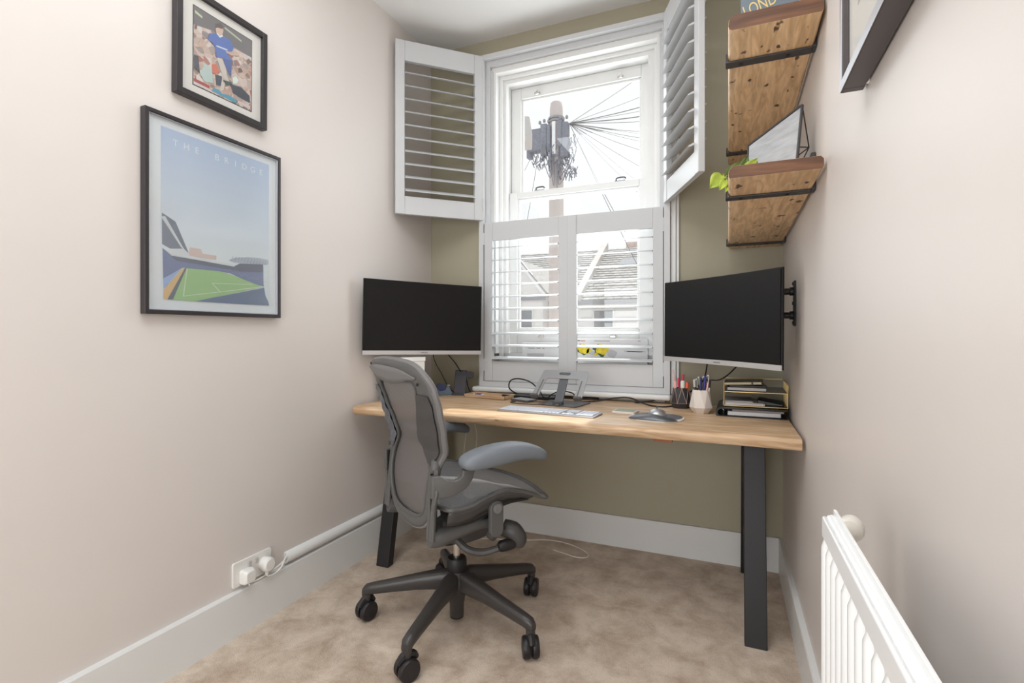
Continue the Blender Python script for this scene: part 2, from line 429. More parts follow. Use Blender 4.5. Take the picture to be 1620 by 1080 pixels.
# ------------------------------------------------------------------ plantation shutters
sf = MB()      # hanging frame the panels close into
sf.box(-1.300, -1.276, 2.588, YB, .801, 2.650).box(-.290, -.262, 2.588, YB, .801, 2.650)
sf.box(-1.300, -.262, 2.588, YB, 2.650, 2.674).box(-1.276, -.290, 2.588, YB, .801, .8305)
sf.box(-1.276, -1.251, 2.622, 2.6455, .97, 2.6195).box(-.304, -.290, 2.622, 2.6455, .97, 2.6195).box(-1.276, -.29, 2.622, YB, 2.6195, 2.650)
sf.box(-1.276, -1.240, 2.632, 2.6455, .97, 2.600).box(-.315, -.290, 2.632, 2.6455, .97, 2.600)
struct(sf.obj('trim_4', 'shutter_white'), 'white hanging frame of the window shutters')
PW = .490
def shutter(label, hinge, ang, z0, z1, tilt, side, nl=10, lz=None, zo=None, pitch=None):
    """panel in local space: hinge stile at x=0, runs to x=PW, y=0 room face, y=+.027 street face"""
    t = thing('window_shutter', label, 'shutter', hinge, rad(ang), 'louvred shutter panels at the window')
    H = z1-z0; sw = .050; d = .027
    yy = (0, d) if side > 0 else (-d, 0)
    for nm, x0, x1 in (('stile', 0, sw), ('stile', PW-sw, PW)):
        MB().box(x0, x1, yy[0], yy[1], 0, H).obj(nm, 'shutter_white', t, bevel=.003)
    top, bot = zo[1]-z0, zo[0]-z0
    for a0, a1 in ((0, bot), (top, H)):
        MB().box(sw, PW-sw, yy[0]+.002, yy[1]-.002, a0, a1).obj('rail', 'shutter_white', t, bevel=.002)
    yc = (yy[0]+yy[1])/2; lo_ = z0 < 1
    ring = [((.036 if hinge[0] and lo_ else .0435)*cos(2*pi*k/12), (.0036 if lo_ else .0048)*sin(2*pi*k/12)) for k in range(12)]
    me = None
    for k in range(nl):
        z = lz+k*pitch-z0
        if me is None:
            q = MB().loft([[(sw+.001, a, b) for a, b in ring], [(PW-sw-.001, a, b) for a, b in ring]])
            lo = q.obj('louvre', 'shutter_white', t, smooth=True); me = lo.data
        else:
            lo = bpy.data.objects.new('louvre', me); COL.objects.link(lo); lo.parent = t
        lo.location = (0, yc, z); lo.rotation_euler = (rad(tilt), 0, 0)
    for z in (.09, H-.09):
        MB().lathe([(.005, -.034), (.005, .034)], 10, TR((-.002, yy[0] if side > 0 else yy[1], z))).obj('hinge', 'shutter_white', t, smooth=True)
    return t
shutter('lower left shutter panel, closed, behind the laptop stand and the looped black cable', (-1.272, 2.592, 0), 0, .832, 1.724, 10, 1, lz=.963-0, zo=(.944, 1.622), pitch=.0686).location.z = .832
shutter('lower right shutter panel, closed, beside the curved monitor by the right wall', (-.294, 2.592, 0), 180, .832, 1.724, -10, -1, lz=.963, zo=(.944, 1.622), pitch=.0686).location.z = .832
shutter('upper left shutter panel, swung open towards the left wall above the left monitor', (-1.277, 2.588, 0), 224.5, 1.738, 2.668, -24, -1, lz=1.872, zo=(1.835, 2.560), pitch=.0698).location.z = 1.738
shutter('upper right shutter panel, swung open into the room in front of the wooden wall shelves', (-.292, 2.588, 0), 292, 1.738, 2.668, 24, 1, lz=1.872, zo=(1.835, 2.560), pitch=.0698).location.z = 1.738

# cardboard boxes on the window board behind the closed shutters
def flower_box():
    t = thing('printed_box', 'long white box printed with two yellow roses, behind the lower right shutter', 'box', (-.5725, 2.69, .930))
    MB().box(-.190, .190, 0, .04, 0, .140).obj('carton', 'paper_white', t, bevel=.001)
    K('rose_yellow', (250, 226, 60), .6, var=.25, vscale=60); K('rose_leaf', (70, 100, 60), .6); K('print_grey', (150, 146, 146), .6); K('print_red', (190, 60, 50), .6); K('print_soft', (206, 206, 212), .6)
    p = MB(); y = -.0006
    def disc(cx, cz, r, dy, m, wob=.12, n=22):
        p.use(m); pts = [(cx+r*(1+wob*sin(5*a+cx*90))*cos(a), cz+r*.82*(1+wob*sin(4*a))*sin(a)) for a in [2*pi*i/n for i in range(n)]]
        p.prism(pts, y-dy, y-dy+.0003, XZ)
    disc(-.155, .050, .032, 0, 'rose_leaf', .3); disc(-.06, .046, .036, 0, 'rose_leaf', .3); disc(.005, .03, .026, 0, 'print_soft', .1)
    disc(-.147, .054, .033, .0004, 'rose_yellow'); disc(-.115, .04, .018, .0004, 'rose_yellow'); disc(-.048, .052, .034, .0004, 'rose_yellow')
    disc(-.10, .033, .014, .0008, 'print_soft'); disc(-.08, .026, .010, .0008, 'rose_yellow')
    for x in (.10, .115, .13): p.use('print_soft').prism([(x-.03, .046), (x+.05, .044), (x+.05, .040), (x-.03, .041)], y, y+.0003, XZ)
    for x in (.145, .155, .165, .175): disc(x, .066, .006, .0004, 'rose_leaf', .3, 8)
    p.use('print_grey').prism([(-.09, .0955), (-.005, .0955), (-.005, .0985), (-.09, .0985)], y, y+.0003, XZ)
    p.prism([(.14, .096), (.155, .096), (.155, .099), (.14, .099)], y, y+.0003, XZ)
    p.use('print_red').prism([(-.165, .095), (-.14, .095), (-.14, .099), (-.165, .099)], y, y+.0003, XZ)
    p.use('bezel_black').prism([(-.184, .095), (-.168, .095), (-.168, .1), (-.184, .1)], y, y+.0003, XZ)
    p.obj('print', None, t, loc=(0, 0, .032))
    t = thing('printed_box', 'plain white box with small grey print, behind the lower left shutter', 'box', (-.95, 2.695, .930))
    MB().box(-.13, .13, 0, .04, 0, .117).obj('carton', 'paper_white', t, bevel=.001)
    p = MB(); p.use('print_grey')
    for x0, x1 in ((-.095, -.055), (-.045, -.02), (-.01, .003)): p.prism([(x0, .052), (x1, .052), (x1, .056), (x0, .056)], y, y+.0003, XZ)
    p.use('print_soft').prism([(-.1, .004), (.0, .004), (.0, .025), (-.1, .025)], y, y+.0003, XZ)
    p.obj('print', None, t, loc=(0, 0, .032))
flower_box()

# ------------------------------------------------------------------ desk
desk = thing('desk', 'long light oak desk on black steel legs spanning wall to wall under the window', 'desk')
dt = MB()
n_ = 28
def topring(t):
    x = -1.628+1.850*t; yf = 1.912-.030*t + .004*sin(9*t)+.003*sin(23*t)
    return [(x, yf+.008, Z0-.040), (x, yf, Z0-.030), (x, yf-.002, Z0-.012), (x, yf+.006, Z0-.003), (x, yf+.016, Z0), (x, 2.615, Z0), (x, 2.615, Z0-.040)]
dt.loft([topring(i/n_) for i in range(n_+1)])
dt.obj('desktop', 'desk_wood', desk, bevel=.003)
for x0 in (-1.535, .053):
    lg = MB(); wd = .073 if x0 > 0 else .068
    for (yb, yt) in ((1.965, 2.10), (2.560, 2.42)):
        lg.add([(x0+dx, y+dy, z) for z, y in ((0, yb), (Z0-.046, yt)) for dx, dy in ((0, 0), (wd, 0), (wd, .042), (0, .042))],
               [(0,3,2,1),(4,5,6,7),(0,1,5,4),(1,2,6,5),(2,3,7,6),(3,0,4,7)])
    lg.obj('leg', 'steel_black', desk, bevel=.003)
    MB().box(x0-.01, x0+wd+.01, 2.03, 2.53, Z0-.048, Z0-.0405).obj('mounting_plate', 'steel_black', desk)
MB().box(-1.46, -1.10, 2.10, 2.16, Z0-.052, Z0-.0405).obj('steel_brace', 'steel_black', desk)
MB().box(-.250, -.185, 1.905, 1.95, Z0-.050, Z0-.0405).obj('cable_tab', 'tab_leather', desk, bevel=.002)

# ------------------------------------------------------------------ monitors
def monitor(label, pL, pR, z0, z1, roll, curve, mount=None):
    pL = Vector(pL); pR = Vector(pR); w = (pR-pL).length; c = (pL+pR)/2
    ang = math.atan2(pR.y-pL.y, pR.x-pL.x); H = z1-z0
    t = thing('monitor', label, 'monitor', (c.x, c.y, z0), 0, 'curved computer monitors')
    t.rotation_euler = (0, roll, ang)
    N = 16
    def sec(xn, y0, y1, za, zb):
        x = xn*w/2; yc = curve*(1-xn*xn)
        return [(x, y0+yc, za), (x, y1+yc, za), (x, y1+yc, zb), (x, y0+yc, zb)]
    # local: x along the width, -y towards the viewer
    b = MB(); b.loft([sec(-1+2*i/N, .002, .013, .0, H) for i in range(N+1)]); b.obj('bezel', 'bezel_black', t, bevel=.002)
    s = MB(); s.loft([sec((-1+2*i/N)*.985, -.0005, .003, .022, H-.006) for i in range(N+1)]); s.obj('screen', 'screen', t)
    ch = MB(); ch.loft([sec(-1+2*i/N, -.003, .004, -.002, .018) for i in range(N+1)]); ch.obj('chin', 'chin_silver', t, bevel=.001)
    tx = MB(); text_mb(tx, 'SAMSUNG', .0085, TR((-.022, curve-.0032, .005), (rad(90), 0, 0))); tx.obj('lettering', 'plastic_dark_grey', t)
    bk = MB(); bk.loft([[(sx*.16*k, y, .05+.11*(1-k)), (sx*.16*k, y, H-.06)] for sx, k, y in ()] or [[(-.18, .012+curve, .06), (.18, .012+curve, .06), (.18, .012+curve, H-.05), (-.18, .012+curve, H-.05)], [(-.11, .058+curve, .10), (.11, .058+curve, .10), (.11, .058+curve, H-.09), (-.11, .058+curve, H-.09)]])
    bk.obj('rear_housing', 'bezel_black', t, bevel=.004)
    return t, ang
mL, aL = monitor('curved black monitor mounted above the left end of the desk, behind the chair', (-1.612, 1.962), (-1.236, 2.478), .993, 1.360, rad(1.1), -.018+.03)
mR, aR = monitor('curved black monitor mounted above the right end of the desk, by the tray', (-.277, 2.468), (.169, 1.984), .973, 1.333, rad(.4), .020)
def wall_mount(label, wx, sgn, y, z, tgt):
    t = thing('wall_mount', label, 'monitor mount', (wx, y, z))
    p = MB(); p.box(0, sgn*.007, -.022, .022, -.085, .085)
    p.obj('wall_plate', 'plastic_black', t, bevel=.003)
    for zz in (.045, -.045):
        k = MB(); k.lathe([(.016, 0), (.016, .012), (.012, .014), (.012, .030), (.015, .032), (.015, .046)], 14, TR((sgn*.007, 0, zz), (0, rad(90)*sgn, 0)))
        k.obj('knuckle', 'plastic_black', t, smooth=True)
    for zz in (.074, -.074, .0):
        MB().lathe([(.006, 0), (.006, .004)], 10, TR((sgn*.007, 0, zz), (0, rad(90)*sgn, 0))).obj('screw', 'steel_black', t)
    a = MB(); d = Vector(tgt)-Vector((wx, y, z))
    for zz in (.045, -.045):
        a.tube([(sgn*.045, 0, zz), (sgn*.045+(d.x-sgn*.045)*.5, d.y*.5, zz*.8), (d.x, d.y, zz*.6)], .011, 8, smooth=False)
    a.obj('arm', 'plastic_black', t, smooth=True)
    return t
wall_mount('black steel wall mount holding the right monitor to the right wall', XR, -1, 2.17, 1.212, (.03, 2.30, 1.19))
wall_mount('black wall mount behind the left monitor', XL, 1, 2.36, 1.19, (-1.475, 2.27, 1.19))

# ------------------------------------------------------------------ office chair
chair = thing('office_chair', 'grey mesh ergonomic swivel chair on five casters, turned towards the desk', 'chair', (-.955, 1.708, 0), rad(-34))
RING = lambda c, w, h, n=10: [(c[0]+w/2*cos(2*pi*k/n), c[1]+h/2*sin(2*pi*k/n)) for k in range(n)]
def build_chair(t):
    cb = MB()
    cb.lathe([(.024, .022), (.027, .026), (.027, .075), (.030, .08), (.034, .115), (.052, .140), (.052, .165), (.040, .192), (.036, .200)], 24)
    base = cb.obj('base', 'chair_base', t, smooth=True)
    MB().lathe([(.026, .020), (.026, .070)], 20).obj('gas_cylinder', 'chair_black', base, smooth=True)
    MB().lathe([(.037, .198), (.038, .205), (.038, .238), (.034, .246), (.020, .248)], 24).obj('collar', 'chair_black', t, smooth=True)
    MB().lathe([(.0135, .24), (.0135, .335)], 18).obj('gas_lift', 'chrome', t, smooth=True)
    wa = {0: 306.5}
    for k in range(5):
        a = rad(306.5+72*k); ca, sa = cos(a), sin(a)
        lg = MB(); rings = []
        for r, z, w, h in ((.015, .160, .05, .075), (.06, .162, .058, .075), (.15, .150, .048, .060), (.25, .133, .042, .048), (.325, .120, .039, .042), (.352, .113, .036, .042), (.364, .105, .026, .030)):
            ring = []
            for i in range(14):
                u = 2*pi*i/14; cu, su = cos(u), sin(u)
                cu = math.copysign(abs(cu)**.7, cu); su = math.copysign(abs(su)**.7, su)
                s_ = w/2*cu; zz = z+h/2*su; ring.append((r*ca-s_*sa, r*sa+s_*ca, zz))
            rings.append(ring)
        lg.loft(rings)
        lg.lathe([(.013, .066), (.016, .075), (.017, .10)], 12, TR((.35*ca, .35*sa, 0)))
        lo = lg.obj('base_leg', 'chair_base', t, smooth=True)
        # twin wheel caster
        yaw = {0: rad(-28), 1: rad(30), 2: rad(10), 3: rad(60), 4: rad(-14)}[k]
        c = bpy.data.objects.new('caster', None)
        cs = MB(); cs.use('caster_black')
        for sx in (-1, 1):
            cs.lathe([(.006, sx*.004), (.034, sx*.005), (.0365, sx*.009), (.0365, sx*.021), (.033, sx*.027), (.010, sx*.030)], 22, TR((0, 0, .0365), (0, rad(90), 0)))
        cs.box(-.004, .004, -.02, .026, .02, .066)
        cs.tube([(0, -.034, .058), (0, -.012, .077), (0, .018, .076), (0, .034, .060)], [.010, .014, .014, .009], 8)
        cs.obj('caster', None, t, smooth=True, loc=(.35*ca, .35*sa, 0), rot=(0, 0, yaw+rad(34)))
    # tilt mechanism under the seat
    m = MB()
    def bx(w, z0, z1, y, r=.012): return [(a, y, b) for a, b in rrect(w, z1-z0, min(r, (z1-z0)/2.2), 3, 0, (z0+z1)/2)]
    m.loft([bx(.05, .345, .375, -.10), bx(.11, .325, .39, -.07), bx(.15, .318, .405, -.01), bx(.16, .325, .42, .06), bx(.15, .335, .44, .12), bx(.11, .36, .44, .17)])
    m.obj('tilt_mechanism', 'chair_frame_dark', t, smooth=True)
    MB().lathe([(.055, .332), (.062, .320), (.045, .310), (.018, .308)], 20, TR((-.01, -.03, 0))).obj('underside_cap', 'chair_black', t, smooth=True)
    # swing arms from the back uprights to the seat pivots, one on each side
    for sx in (1, -1):
        s = MB()
        s.tube([(sx*.200, -.198, .425), (sx*.198, -.165, .420), (sx*.192, -.10, .428), (sx*.188, -.02, .436), (sx*.180, .05, .432), (sx*.11, .09, .405)], [.024, .026, .024, .021, .020, .020], 10, up=(0, 0, 1), flat=1.15)
        s.obj('swing_arm', 'chair_frame', t, smooth=True)
        # back upright with a slot for the arm height slider
        u = MB()
        for dx in (-.009, .012):
            u.tube([(sx*(.205+dx), -.200, .425), (sx*(.206+dx), -.196, .50), (sx*(.206+dx), -.188, .58), (sx*(.203+dx), -.182, .655)], [.011, .010, .010, .010], 8)
        u.tube([(sx*.203, -.180, .650), (sx*.200, -.178, .668), (sx*.196, -.174, .680)], [.019, .020, .014], 10)
        u.obj('back_upright', 'chair_frame', t, smooth=True)
        MB().box(sx*.203, sx*.211, -.200, -.178, .45, .64).obj('upright_slot', 'chair_black', t)
        MB().lathe([(.008, 0), (.008, .004), (.004, .005)], 12, TR((sx*.196, -.194, .668), (rad(90), 0, 0))).obj('upright_screw', 'chair_frame_dark', t, smooth=True)
        # height lever
        lv = MB(); lv.tube([(sx*.224, -.196, .605), (sx*.232, -.190, .585), (sx*.228, -.196, .545), (sx*.222, -.198, .51)], [.006, .009, .007, .008], 8)
        lv.obj('arm_lever', 'chair_frame', t, smooth=True)
        # arm stem: a curved blade rising forwards to the pad
        lower = [(-.205, .562), (-.170, .563), (-.140, .570), (-.108, .590), (-.084, .622), (-.072, .655)]
        upper = [(-.205, .636), (-.185, .640), (-.168, .628), (-.142, .624), (-.122, .638), (-.118, .658)]
        st = MB(); rings = []
        for j in range(11):
            q = j/10*5; i = min(int(q), 4); fr = q-i
            ly, lz = [lower[i][k_]*(1-fr)+lower[i+1][k_]*fr for k_ in (0, 1)]
            uy, uz = [upper[i][k_]*(1-fr)+upper[i+1][k_]*fr for k_ in (0, 1)]
            xo = .222+.052*min(1, j/7)**1.2; th = .013
            rings.append([(sx*(xo-th), ly, lz), (sx*(xo+th*.6), ly, lz), (sx*(xo+th), (ly+uy)/2, (lz+uz)/2), (sx*(xo+th*.6), uy, uz), (sx*(xo-th), uy, uz)])
        st.loft(rings); st.obj('arm_stem', 'chair_frame', t, bevel=.004, seg=2)
        # arm pad
        pd = MB(); rings = []
        for y, zt, zb, wd in ((-.131, .688, .676, .04), (-.122, .702, .660, .074), (-.09, .716, .655, .094), (-.03, .728, .657, .100), (.04, .732, .664, .100), (.10, .727, .668, .098), (.15, .714, .661, .094), (.182, .697, .652, .084), (.197, .684, .657, .056), (.2015, .676, .664, .03)):
            ring = []
            for i in range(16):
                u_ = 2*pi*i/16; cu, su = cos(u_), sin(u_)
                cu = math.copysign(abs(cu)**.6, cu); su = math.copysign(abs(su)**.75, su)
                ring.append((sx*.288+wd/2*cu, y, (zt+zb)/2+(zt-zb)/2*su))
            rings.append(ring)
        pd.loft(rings); pd.obj('arm_pad', 'armpad', t, smooth=True, subsurf=1)
        # seat pivot link
        pv = MB()
        pv.prism(rrect(.052, .125, .025, 5, .026, .462), sx*.236, sx*.256, YZ)
        po = pv.obj('pivot_link', 'chair_frame', t, bevel=.004)
        MB().lathe([(.017, 0), (.017, .006), (.012, .008), (.005, .006)], 18, TR((sx*.256, .026, .500), (0, rad(90)*sx, 0))).obj('pivot_cap', 'chair_light_panel', po, smooth=True)
        k = MB(); k.tube([(sx*.20, .085, .405), (sx*.225, .11, .395), (sx*.235, .125, .37), (sx*.232, .125, .345)], [.030, .034, .032, .024], 10); k.obj('tension_arm', 'chair_frame_dark', t, smooth=True)
    # controls on the near side
    k = MB(); k.tube([(.13, -.07, .375), (.17, -.045, .345), (.20, .0, .335), (.235, .045, .352)], [.012, .013, .013, .011], 8); ko = k.obj('control_lever', 'chair_frame_dark', t, smooth=True)
    k = MB(); k.lathe([(.012, -.02), (.019, -.01), (.021, .015), (.019, .040), (.010, .046)], 16, TR((.238, .060, .358), (rad(-90), rad(12), 0)))
    k.obj('control_knob', 'chair_black', ko, smooth=True)
    k = MB(); k.lathe([(.018, 0), (.018, .020), (.010, .03)], 14, TR((.205, .03, .395), (0, rad(90), 0))); k.obj('tension_knob', 'chair_frame_dark', t, smooth=True)
    # seat
    edge = [(-.205, .540), (-.17, .526), (-.12, .520), (-.07, .524), (-.02, .540), (.03, .551), (.075, .554), (.13, .541), (.18, .521), (.235, .500)]
    HW = .248
    def sz(x, y):
        e = lerp(edge, y); k = 1-(abs(x)/HW)**2.2
        return e - .022*k*(1-max(0, (y-.10))/.16 if y > .10 else 1) + .012*k*max(0, (y-.10))/.14
    def sx_(u, v):
        x = (u*2-1)*HW; y0 = -.150; yf = .238+.035*(1-(abs(x)/HW)**2)
        y = y0+(yf-y0)*v
        y_ = y0+(.240-y0)*v
        return (x, y, sz(x, y_))
    g = MB(); g.grid(sx_, 24, 26); g.obj('seat_mesh', 'mesh_seat', t, smooth=True)
    per = []
    for i in range(13): per.append(Vector(sx_(i/12, 0)))
    for i in range(1, 15): per.append(Vector(sx_(1, i/14)))
    for i in range(1, 13): per.append(Vector(sx_(1-i/12, 1)))
    for i in range(1, 14): per.append(Vector(sx_(0, 1-i/14)))
    rm = MB(); rm.tube(per, .011, 8, closed=True, flat=.7, up=(0, 0, 1)); rm.obj('seat_rim', 'chair_frame', t, smooth=True)
    # skirt of the seat frame below the rim on each side
    for sx in (1, -1):
        sk = MB()
        def skf(u, v): y = -.155+.335*u; e = lerp(edge, y); dep = .050*(1-.75*max(0, (u-.45)/.55)); return (sx*(HW+.004-.020*v), y, e-.004-dep*v)
        sk.grid(skf, 16, 3); sk.obj('seat_side', 'chair_frame_dark', t, smooth=True, solid=.008)
        fx = MB(); fx.tube([(sx*.225, -.17, .475), (sx*.222, -.08, .468), (sx*.222, 0, .485), (sx*.222, .08, .505), (sx*.215, .18, .498)], [.012, .014, .015, .013, .008], 8)
        fx.obj('seat_frame', 'chair_black', t, smooth=True)
    MB().box(-.22, .22, -.01, .03, .455, .478).obj('seat_cross_bar', 'chair_black', t, bevel=.004)
    # backrest
    yE = [(.42, -.172), (.50, -.168), (.60, -.170), (.65, -.165), (.71, -.160), (.77, -.178), (.85, -.200), (.92, -.220), (.98, -.248), (1.01, -.256)]
    dp = [(.42, .028), (.55, .036), (.66, .022), (.75, .024), (.90, .026), (1.0, .008)]
    def by(x, z, off=0): return lerp(yE, z)-lerp(dp, z)*(1-(min(abs(x), .27)/.27)**2)+off
    outer = [(0, .428), (.09, .434), (.155, .462), (.188, .52), (.196, .59), (.206, .655), (.238, .71), (.260, .78), (.270, .86), (.268, .925), (.248, .970), (.19, .996), (.09, 1.006), (0, 1.008)]
    inner = [(0, .466), (.08, .470), (.135, .488), (.160, .53), (.170, .60), (.168, .650), (.132, .700), (.108, .738), (.126, .785), (.160, .85), (.176, .90), (.158, .936), (.08, .938), (0, .928)]
    so, _ = spline([Vector((a, 0, b)) for a, b in outer], 1, False, 5); si, _ = spline([Vector((a, 0, b)) for a, b in inner], 1, False, 5)
    fo = MB(); n = len(so); N = 5
    full_o = so + [Vector((-p.x, 0, p.z)) for p in so[::-1][1:-1]]; full_i = si + [Vector((-p.x, 0, p.z)) for p in si[::-1][1:-1]]
    L = len(full_o); vs = []; fs = []
    for i in range(L):
        for j in range(N+1):
            q = j/N; p = full_o[i].lerp(full_i[i], q)
            vs.append((p.x, by(p.x, p.z, .006*sin(pi*q)*-1), p.z))
    for i in range(L):
        for j in range(N): a_, b_ = i*(N+1)+j, ((i+1) % L)*(N+1)+j; fs.append((a_, a_+1, b_+1, b_))
    fo.add(vs, fs); fo.obj('back_frame', 'chair_frame', t, smooth=True, solid=.012)
    rim = MB(); rim.tube([(p.x, by(p.x, p.z, .004), p.z) for p in full_o], .0105, 8, closed=True, smooth=False); rim.obj('back_rim', 'chair_light_panel', t, smooth=True)
    ir = MB(); ir.tube([(p.x, by(p.x, p.z, -.006), p.z) for p in full_i], .006, 6, closed=True, smooth=False); ir.obj('inner_rim', 'chair_frame', t, smooth=True)
    # woven back inside the hourglass opening: one row per pair of points at equal height
    ms = MB(); vs = []; fs = []; W = 12
    for i, p in enumerate(si):
        zc = p.z
        for j in range(W+1):
            x = p.x*(-1+2*j/W); vs.append((x, by(x, zc, .004)-.004*0, zc - (0 if 2 < i < len(si)-3 else 0)))
    for i in range(len(si)-1):
        for j in range(W): a_ = i*(W+1)+j; fs.append((a_, a_+1, a_+W+2, a_+W+1))
    ms.add(vs, fs); ms.obj('back_mesh', 'mesh_back', t, smooth=True)
    # light top panel with the pull tab line
    tp = MB(); lo_ = [(-.215, .955), (-.16, .932), (-.08, .925), (0, .922), (.08, .932), (.15, .944), (.205, .950)]
    hi_ = [(-.235, .972), (-.17, .983), (-.08, .985), (0, .984), (.08, .981), (.15, .972), (.215, .955)]
    a1, _ = spline([Vector((a, 0, b)) for a, b in lo_], 1, False, 3); a2, _ = spline([Vector((a, 0, b)) for a, b in hi_], 1, False, 3)
    vs = []; fs = []
    for p, q in zip(a1, a2):
        for j in range(4): r = p.lerp(q, j/3); vs.append((r.x, by(r.x, r.z, -.014), r.z))
    for i in range(len(a1)-1):
        for j in range(3): a_ = i*4+j; fs.append((a_, a_+1, a_+5, a_+4))
    tp.add(vs, fs); tp.obj('head_panel', 'chair_light_panel', t, smooth=True, solid=.006)
    # ribbed lumbar pads behind both wings
    for sx in (-1, 1):
        lp = MB()
        def lf(u, v):
            z = .665+.235*v; xo = lerp([(.665, .198), (.71, .232), (.78, .252), (.86, .262), (.90, .255)], z); xi = lerp([(.665, .168), (.70, .134), (.738, .110), (.785, .128), (.85, .162), (.90, .182)], z)
            x = xi+(xo-xi)*u; rib = .0022*sin(2*pi*(z*24 + u*1.6)) if sx < 0 else 0
            return (sx*x, by(x, z, -.016+rib), z)
        lp.grid(lf, 8, 60); lp.obj('lumbar_pad', 'lumbar' if sx < 0 else 'chair_frame_dark', t, smooth=True)
    for x, z in ((.215, .935), (-.19, .985)):
        MB().lathe([(.005, 0), (.005, .003)], 10, TR((x, by(x, z, -.016), z), (rad(90), 0, 0))).obj('back_screw', 'chair_black', t)
build_chair(chair)

# ------------------------------------------------------------------ things on the desk
def keyboard():
    c = ((-.923-.482-.5-.969)/4, 2.09)
    t = thing('keyboard', 'silver full size keyboard with white keys at the desk front', 'keyboard', (-.715, 2.088, Z0), rad(-4.0))
    W, D = .448, .126
    b = MB(); b.prism(rrect(W, D, .008, 4), 0, .006, XY); b.obj('keyboard_case', 'aluminium', t, bevel=.001, rot=(rad(1.5), 0, 0), loc=(0, 0, .002))
    def keys(x0, x1, cols, rows, y0, y1, skip=()):
        for r in range(rows):
            for cidx in range(cols):
                if (r, cidx) in skip: continue
                kx = (x1-x0)/cols; ky = (y1-y0)/rows
                q = MB(); q.box(x0+cidx*kx+.0012, x0+(cidx+1)*kx-.0012, y0+r*ky+.0012, y0+(r+1)*ky-.0012, .0075, .0108)
                q.obj('key', 'key_white', t)
    keys(-.215, .070, 15, 5, -.035, .047); keys(-.215, .070, 15, 1, .050, .058)
    keys(-.215, -.125, 4, 1, -.055, -.037); keys(.0, .070, 4, 1, -.055, -.037)
    MB().box(-.122, -.003, -.054, -.038, .0075, .0108).obj('key', 'key_white', t)
    keys(.080, .132, 3, 3, .010, .058); keys(.080, .132, 3, 1, -.055, -.037); keys(.0975, .1145, 1, 1, -.035, -.018)
    keys(.142, .214, 4, 6, -.055, .058)
    MB().box(-.217, .216, -.057, .060, .0055, .0078).obj('key_bed', 'key_gap', t)
keyboard()

def laptop_stand():
    t = thing('laptop_stand', 'empty silver aluminium laptop stand in front of the closed shutters', 'laptop stand', (-.735, 2.33, Z0), rad(-8))
    MB().prism(rrect(.20, .19, .02, 5, .0, .04), 0, .005, XY).obj('base_plate', 'aluminium_dark', t, bevel=.001)
    p = MB(); p.add([(x, y, z) for (y, z) in ((-.035, .012), (.045, .150)) for x, y, z in ((-.022, y, z), (.022, y, z), (.022, y+.012, z+.004), (-.022, y+.012, z+.004))], [(0,3,2,1),(4,5,6,7),(0,1,5,4),(1,2,6,5),(2,3,7,6),(3,0,4,7)])
    p.box(-.024, .024, -.048, -.020, .004, .022); p.obj('post', 'aluminium_dark', t, bevel=.002)
    # tray plate with a cut out, leaning back: arms run down to the front
    A = rad(33); o3 = Vector((0, .062, .158))
    def P(a, b, d):   # a along x, b down the slope towards the viewer
        return (a, o3.y-b*cos(A)*.72-d*sin(A), o3.z-b*sin(A)*1.08+d*cos(A))
    out = [(-.116, .0), (.116, .0), (.120, .010), (.122, .018), (.128, .20), (.090, .20), (.088, .075), (.080, .062), (-.080, .062), (-.088, .075), (-.090, .20), (-.128, .20), (-.122, .018), (-.120, .010)]
    pl = MB()
    for pts in ([(-.116, 0), (.116, 0), (.121, .012), (.124, .062), (-.124, .062), (-.121, .012)],
                [(-.124, .062), (-.080, .062), (-.086, .070), (-.089, .082), (-.092, .205), (-.131, .205)],
                [(.124, .062), (.131, .205), (.092, .205), (.089, .082), (.086, .070), (.080, .062)]):
        pl.prism(pts, 0, .004, P)
    pl.obj('tray', 'aluminium', t, bevel=.0008)
    for sx in (-1, 1):
        q = MB(); q.prism([(sx*.092, .195), (sx*.131, .195), (sx*.131, .208), (sx*.092, .208)], -.004, .016, P); q.obj('stop_lip', 'aluminium_dark', t, bevel=.002)
        q = MB(); q.prism([(sx*.098, .075), (sx*.104, .075), (sx*.108, .19), (sx*.102, .19)], .004, .0052, P); q.obj('rubber_strip', 'chair_light_panel', t)
    q = MB(); q.prism(rrect(.06, .020, .010, 5, 0, .026), .0035, .0046, P); q.obj('hand_slot', 'aluminium_dark', t)
laptop_stand()

def pencup(label, cx, cy, h, rt, rm, rb, m, edges, rot0):
    t = thing('pen_cup', label, 'pen pot', (cx, cy, Z0)); n = 7
    mb = MB(); ring = lambda r, z, o: [(r*cos(2*pi*(k+o)/n+rot0), r*sin(2*pi*(k+o)/n+rot0), z) for k in range(n)]
    a, b, c = ring(rt, h, 0), ring(rm, h*.26, .5), ring(rb, 0, .5)
    ia, ib = ring(rt*.90, h, 0), ring(rt*.80, .01, 0)
    vs = a+b+c+ia+ib; fs = []
    for k in range(n):
        k1 = (k+1) % n
        fs += [(k, k1, n+k), (k1, n+k1, n+k), (n+k, n+k1, 2*n+k1, 2*n+k), (k, k1, 3*n+k1, 3*n+k), (3*n+k, 3*n+k1, 4*n+k1, 4*n+k)]
    fs += [tuple(range(2*n, 3*n)), tuple(range(4*n, 5*n))]
    mb.add(vs, fs); mb.obj('cup', m, t)
    if edges:
        e = MB()
        for k in range(n):
            k1 = (k+1) % n
            for p, q in ((a[k], b[k]), (a[k1], b[k]), (b[k], b[k1])): e.tube([p, q], .0006, 5, smooth=False)
        e.obj('edge_line', 'copper', t)
    return t
pencup('black faceted pen pot with copper lines holding pink and orange pens', -.200, 2.462, .092, .036, .047, .036, 'cup_black', True, .4)
